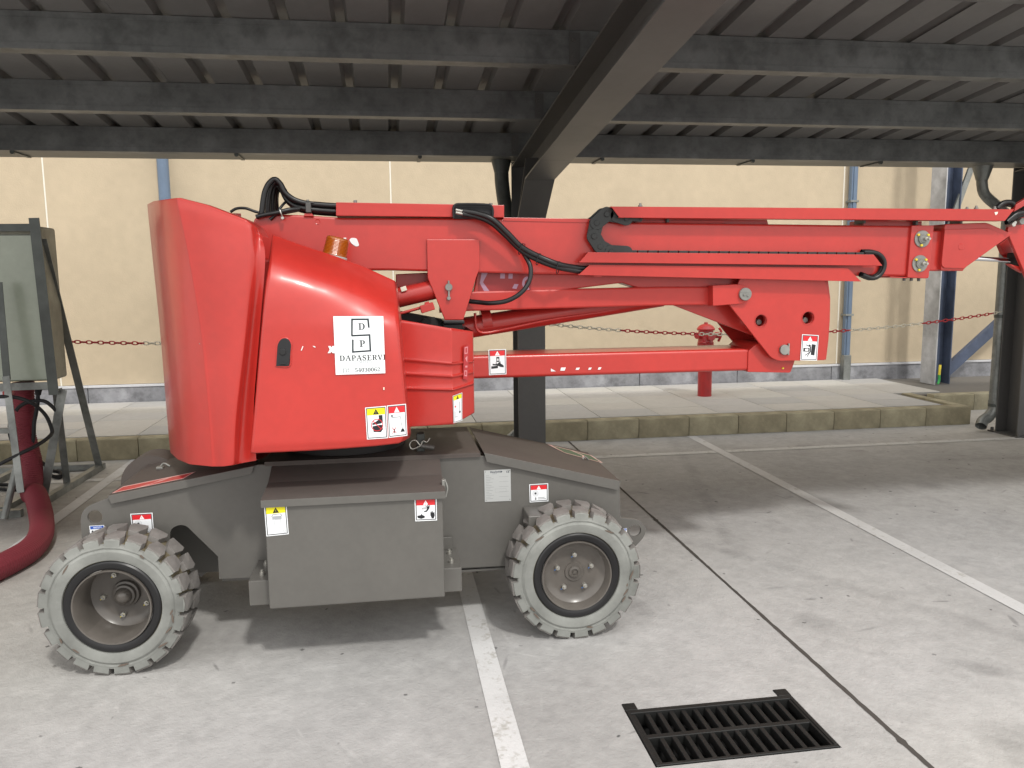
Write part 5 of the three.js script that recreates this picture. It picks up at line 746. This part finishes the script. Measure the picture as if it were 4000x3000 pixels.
// ---------------------------------------------------------------- galvanised stand with a cabinet, duct and cables (left edge)
{
  const ZC = -5.9;
  const tl = [[-2.602,1.903,-5.9],[-2.318,1.908,-5.9],[-2.318,1.958,-5.9],[-2.263,1.956,-5.9]], bl = [[-2.688,0.855,-5.9],[-2.272,0.851,-5.9]];
  const xr = tl[1][0] + 0.01, xl = xr - 0.72, yt = tl[1][1], y0 = bl[1][1];
  const cab = thing('electrical_cabinet', [(xl + xr) / 2, y0, -6.05], 'beige electrical cabinet with pale green door held in the galvanised stand', 'cabinet');
  part(cab, 'cabinet_body', boxg(xl, xr + 0.03, y0 + 0.01, yt, -6.18, -5.93, 0.018), M.cabinet);
  part(cab, 'cabinet_door', boxg(xl + 0.01, xr + 0.01, y0 + 0.02, yt - 0.055, -5.93, -5.905, 0.006), M.door);
  part(cab, 'door_rim', boxg(xl + 0.02, xr, yt - 0.062, yt - 0.058, -5.904, -5.90, 0), M.galvDark);
  const st = thing('cabinet_stand', [-2.45, 0, -6.3], 'galvanised angle steel stand with raking legs on the left, carrying the cabinet', 'stand');
  const up = [[-2.275,1.956,-5.86],[-2.247,0.776,-5.86]];
  part(st, 'upright', angleBar(up[0], [up[1][0], up[1][1], -5.86], 0.065, 0.005, [0, 0, 1]), M.galvDark, 'right front upright with bolt holes');
  for (const [x, y] of [[-2.279,1.933],[-2.273,1.891],[-2.277,1.847],[-2.235,0.889],[-2.236,0.847],[-2.232,0.804]]) part(st, 'bolt', discZ(x, y, -5.86, -5.828, 0.009, 8), M.zinc);
  const ul = [up[0][0] - 0.74, up[0][1], -5.86];
  part(st, 'upright', angleBar(ul, [up[1][0] - 0.74, up[1][1], -5.86], 0.05, 0.005, [0, 0, 1]), M.galvDark);
  const r1 = [[-2.504,1.892,-5.87],[-2.308,1.896,-5.87]], r2 = [[-2.597,0.832,-5.87],[-2.254,0.839,-5.87]];
  part(st, 'cross_rail', bar([r1[0][0] - 0.6, r1[0][1] - 0.0, -5.88], r1[1], 0.05, 0.006, [0, 0, 1]), M.galvDark);
  part(st, 'cross_rail', [...angleBar([r2[0][0] - 0.6, r2[0][1], -5.875], r2[1], 0.05, 0.006, [0, 0, 1])], M.galv);
  // legs: feet on the ground on two floor rails running back to the kerb
  const F = [[-2.395,-5.901],[-2.358,-6.916],[-2.406,-6.366],[-2.58,-5.708]], yb = 0.03;
  const front = [F[0][0], yb, F[0][1]], rear = [F[1][0], yb, F[1][1]];
  const p1 = [[-2.206,0.805,-5.9]][0], p2 = [[-2.272,1.835,-5.95]][0];
  part(st, 'leg', angleBar(p1, front, 0.055, 0.006, [0, 0, 1]), M.galv, 'front leg raking forward');
  part(st, 'leg', angleBar(p2, rear, 0.055, 0.006, [0, 0, 1]), M.galv, 'long rear leg raking back to the kerb');
  const mid = [[-2.306,0.76,-6.05]][0], mf = [F[2][0] - 0.0, yb, F[2][1]];
  part(st, 'leg', angleBar(mid, mf, 0.05, 0.006, [0, 0, 1]), M.galv, 'middle leg with slotted holes');
  part(st, 'floor_rail', angleBar([front[0], 0.025, front[2] + 0.06], [rear[0], 0.025, rear[2] - 0.05], 0.05, 0.006, [0, 1, 0]), M.galv);
  const lx = -0.62;
  part(st, 'floor_rail', angleBar([front[0] + lx, 0.025, front[2] + 0.06], [rear[0] + lx, 0.025, rear[2] - 0.05], 0.05, 0.006, [0, 1, 0]), M.galv);
  const l1 = [[-2.496,1.536,-5.78],[-2.475,0.902,-5.72],[-2.395,0.353,-5.6],[-2.361,0.189,-5.5]];
  part(st, 'ladder_rail', angleBar(l1[0], l1[1], 0.045, 0.006, [0, 0, 1]), M.galvDark);
  part(st, 'ladder_rail', angleBar([l1[1][0], l1[1][1] + 0.02, l1[1][2] + 0.01], l1[3], 0.045, 0.006, [0, 0, 1]), M.galv);
  part(st, 'end_cap', boxg(l1[1][0] - 0.02, l1[1][0] + 0.035, l1[1][1] - 0.10, l1[1][1] - 0.07, -5.71, -5.66, 0.006), M.hydrant);
  const b1 = [[-2.431,0.342,-5.62],[-2.483,0.085,-5.5]];
  part(st, 'brace', rod(b1[0], [b1[1][0], 0.02, -5.5], 0.022), M.galv);
  const br = [[-2.57,0.566,-5.7],[-2.473,0.565,-5.7]];
  part(st, 'cross_rail', bar(br[0], br[1], 0.035, 0.03, [0, 0, 1]), M.galv);
  const fr = [[-2.594,-5.62],[-2.422,-5.615]], rr = [[-3.229,-7.073],[-2.433,-7.048]];
  part(st, 'floor_rail', bar([fr[0][0] - 0.3, 0.025, fr[0][1]], [fr[1][0], 0.025, fr[1][1]], 0.05, 0.05, [0, 1, 0]), M.galv);
  part(st, 'floor_rail', bar([rr[0][0] - 0.3, 0.03, rear[2]], [rear[0], 0.03, rear[2]], 0.05, 0.05, [0, 1, 0]), M.galv);
  const dg = [[-2.595,-5.728],[-2.583,-5.997]];
  part(st, 'floor_brace', bar([dg[0][0], 0.02, dg[0][1]], [dg[1][0], 0.02, dg[1][1]], 0.04, 0.04, [0, 1, 0]), M.galv);

  // flexible duct: ribbed down to the ground, then lying in a bend
  const R = 0.066, path = [[-2.513,0.816,-6.02],[-2.514,0.657,-6],[-2.511,0.507,-5.97],[-2.491,0.406,-5.95],[-2.456,0.297,-5.9],[-2.429,0.204,-5.82],[-2.398,0.132,-5.72]];
  const gp = [[-2.297,-5.531],[-2.153,-5.239],[-2.037,-4.926],[-1.996,-4.674],[-2.014,-4.513],[-2.044,-4.393],[-2.085,-4.269]];
  const pts = [...path, ...gp.map((q, i) => [q[0], R + [0.10, 0.035, 0.005, 0, 0, 0, 0][i], q[1]])];
  const duct = thing('flexible_duct', [pts[8][0], 0, pts[8][2]], 'dark red ribbed duct hanging from the cabinet and curling onto the concrete', 'duct');
  const curve = new THREE.CatmullRomCurve3(pts.map(p => V(...p)), false, 'centripetal');
  const tg = new THREE.TubeGeometry(curve, 560, R, 20, false), tp = tg.attributes.position, c0 = V();
  for (let i = 0; i <= 560; i++) { curve.getPointAt(i / 560, c0); const k = 1 + 0.035 * ((i % 4) < 2 ? 1 : -0.6) * (i < 330 ? 1 : 0.45); for (let j = 0; j <= 20; j++) { const n = i * 21 + j; tp.setXYZ(n, c0.x + (tp.getX(n) - c0.x) * k, c0.y + (tp.getY(n) - c0.y) * k, c0.z + (tp.getZ(n) - c0.z) * k); } }
  tg.computeVertexNormals();
  part(duct, 'duct_hose', tg, M.duct);
  part(duct, 'duct_collar', rod([pts[0][0], pts[0][1] - 0.03, pts[0][2]], [pts[0][0], pts[0][1] + 0.03, pts[0][2]], R + 0.005, R + 0.005, 28), M.duct);

  // black cables
  const plug = [[-2.398,0.818,-5.98],[-2.403,0.782,-5.98],[-2.407,0.76,-5.98],[-2.412,0.694,-5.97],[-2.423,0.617,-5.95],[-2.427,0.575,-5.93]]
  const c1 = thing('black_cable', plug[0], 'thick black cable with a plug hanging straight below the cabinet', 'cable');
  part(c1, 'cable', tube([...plug, ...[[-2.438,0.486,-5.93],[-2.46,0.351,-5.93],[-2.403,0.251,-6],[-2.451,0.131,-6.2],[-2.433,0.105,-6.3],[-2.457,0.122,-6.35],[-2.5,0.147,-6.3]]], 0.013, 90, 10), M.rubberMatt);
  part(c1, 'plug', rod(plug[0], plug[2], 0.026, 0.018, 16), M.rubberMatt);
  const c2p = [[-2.532,0.798,-5.66],[-2.463,0.796,-5.66],[-2.403,0.782,-5.68],[-2.343,0.747,-5.7],[-2.315,0.705,-5.74],[-2.288,0.641,-5.78],[-2.273,0.571,-5.8],[-2.267,0.526,-5.8],[-2.268,0.503,-5.74],[-2.295,0.477,-5.68],[-2.328,0.456,-5.6],[-2.371,0.437,-5.56],[-2.419,0.412,-5.55],[-2.475,0.385,-5.55],[-2.531,0.358,-5.55]];
  const c2 = single('black_cable', c2p[6], tube(c2p, 0.0125, 120, 10), M.rubberMatt, 'black cable looped in front of the duct and round the stand leg', 'cable');
  const c3p = [[-2.498,0.673,-5.84],[-2.48,0.698,-5.85],[-2.433,0.725,-5.86],[-2.355,0.736,-5.87],[-2.316,0.724,-5.87],[-2.285,0.696,-5.87],[-2.267,0.667,-5.88],[-2.265,0.628,-5.9]];
  single('black_cable', c3p[3], tube(c3p, 0.0125, 60, 10), M.rubberMatt, 'short black cable arching behind the duct below the cabinet', 'cable');
  const c4p = [[-2.514,0.641,-5.8],[-2.527,0.581,-5.8],[-2.532,0.528,-5.8],[-2.525,0.484,-5.8],[-2.503,0.443,-5.78]];
  single('black_cable', c4p[2], tube(c4p, 0.013, 40, 10), M.rubberMatt, 'black cable hanging behind the left rail of the stand', 'cable');
  const c5 = [[-3.152,-6.896],[-3.069,-6.926],[-2.996,-6.975],[-2.909,-7.14],[-2.709,-6.935],[-2.594,-6.754],[-2.568,-6.628],[-2.651,-6.705]];
  single('black_cable', [c5[3][0], 0.01, c5[3][1]], tube(c5.map(q => [q[0], 0.014, q[1]]), 0.0125, 60, 8), M.rubberMatt, 'black cable coiled on the ground behind the duct', 'cable');
  const c6 = [[-2.983,-6.509],[-2.863,-6.471],[-2.742,-6.366],[-2.753,-6.301],[-2.862,-6.349],[-2.928,-6.383]];
  single('black_cable', [c6[2][0], 0.01, c6[2][1]], tube(c6.map(q => [q[0], 0.014, q[1]]), 0.0125, 60, 8), M.rubberMatt, 'black cable doubled back on the ground at the left edge', 'cable');
}

renderer.render(scene, camera);
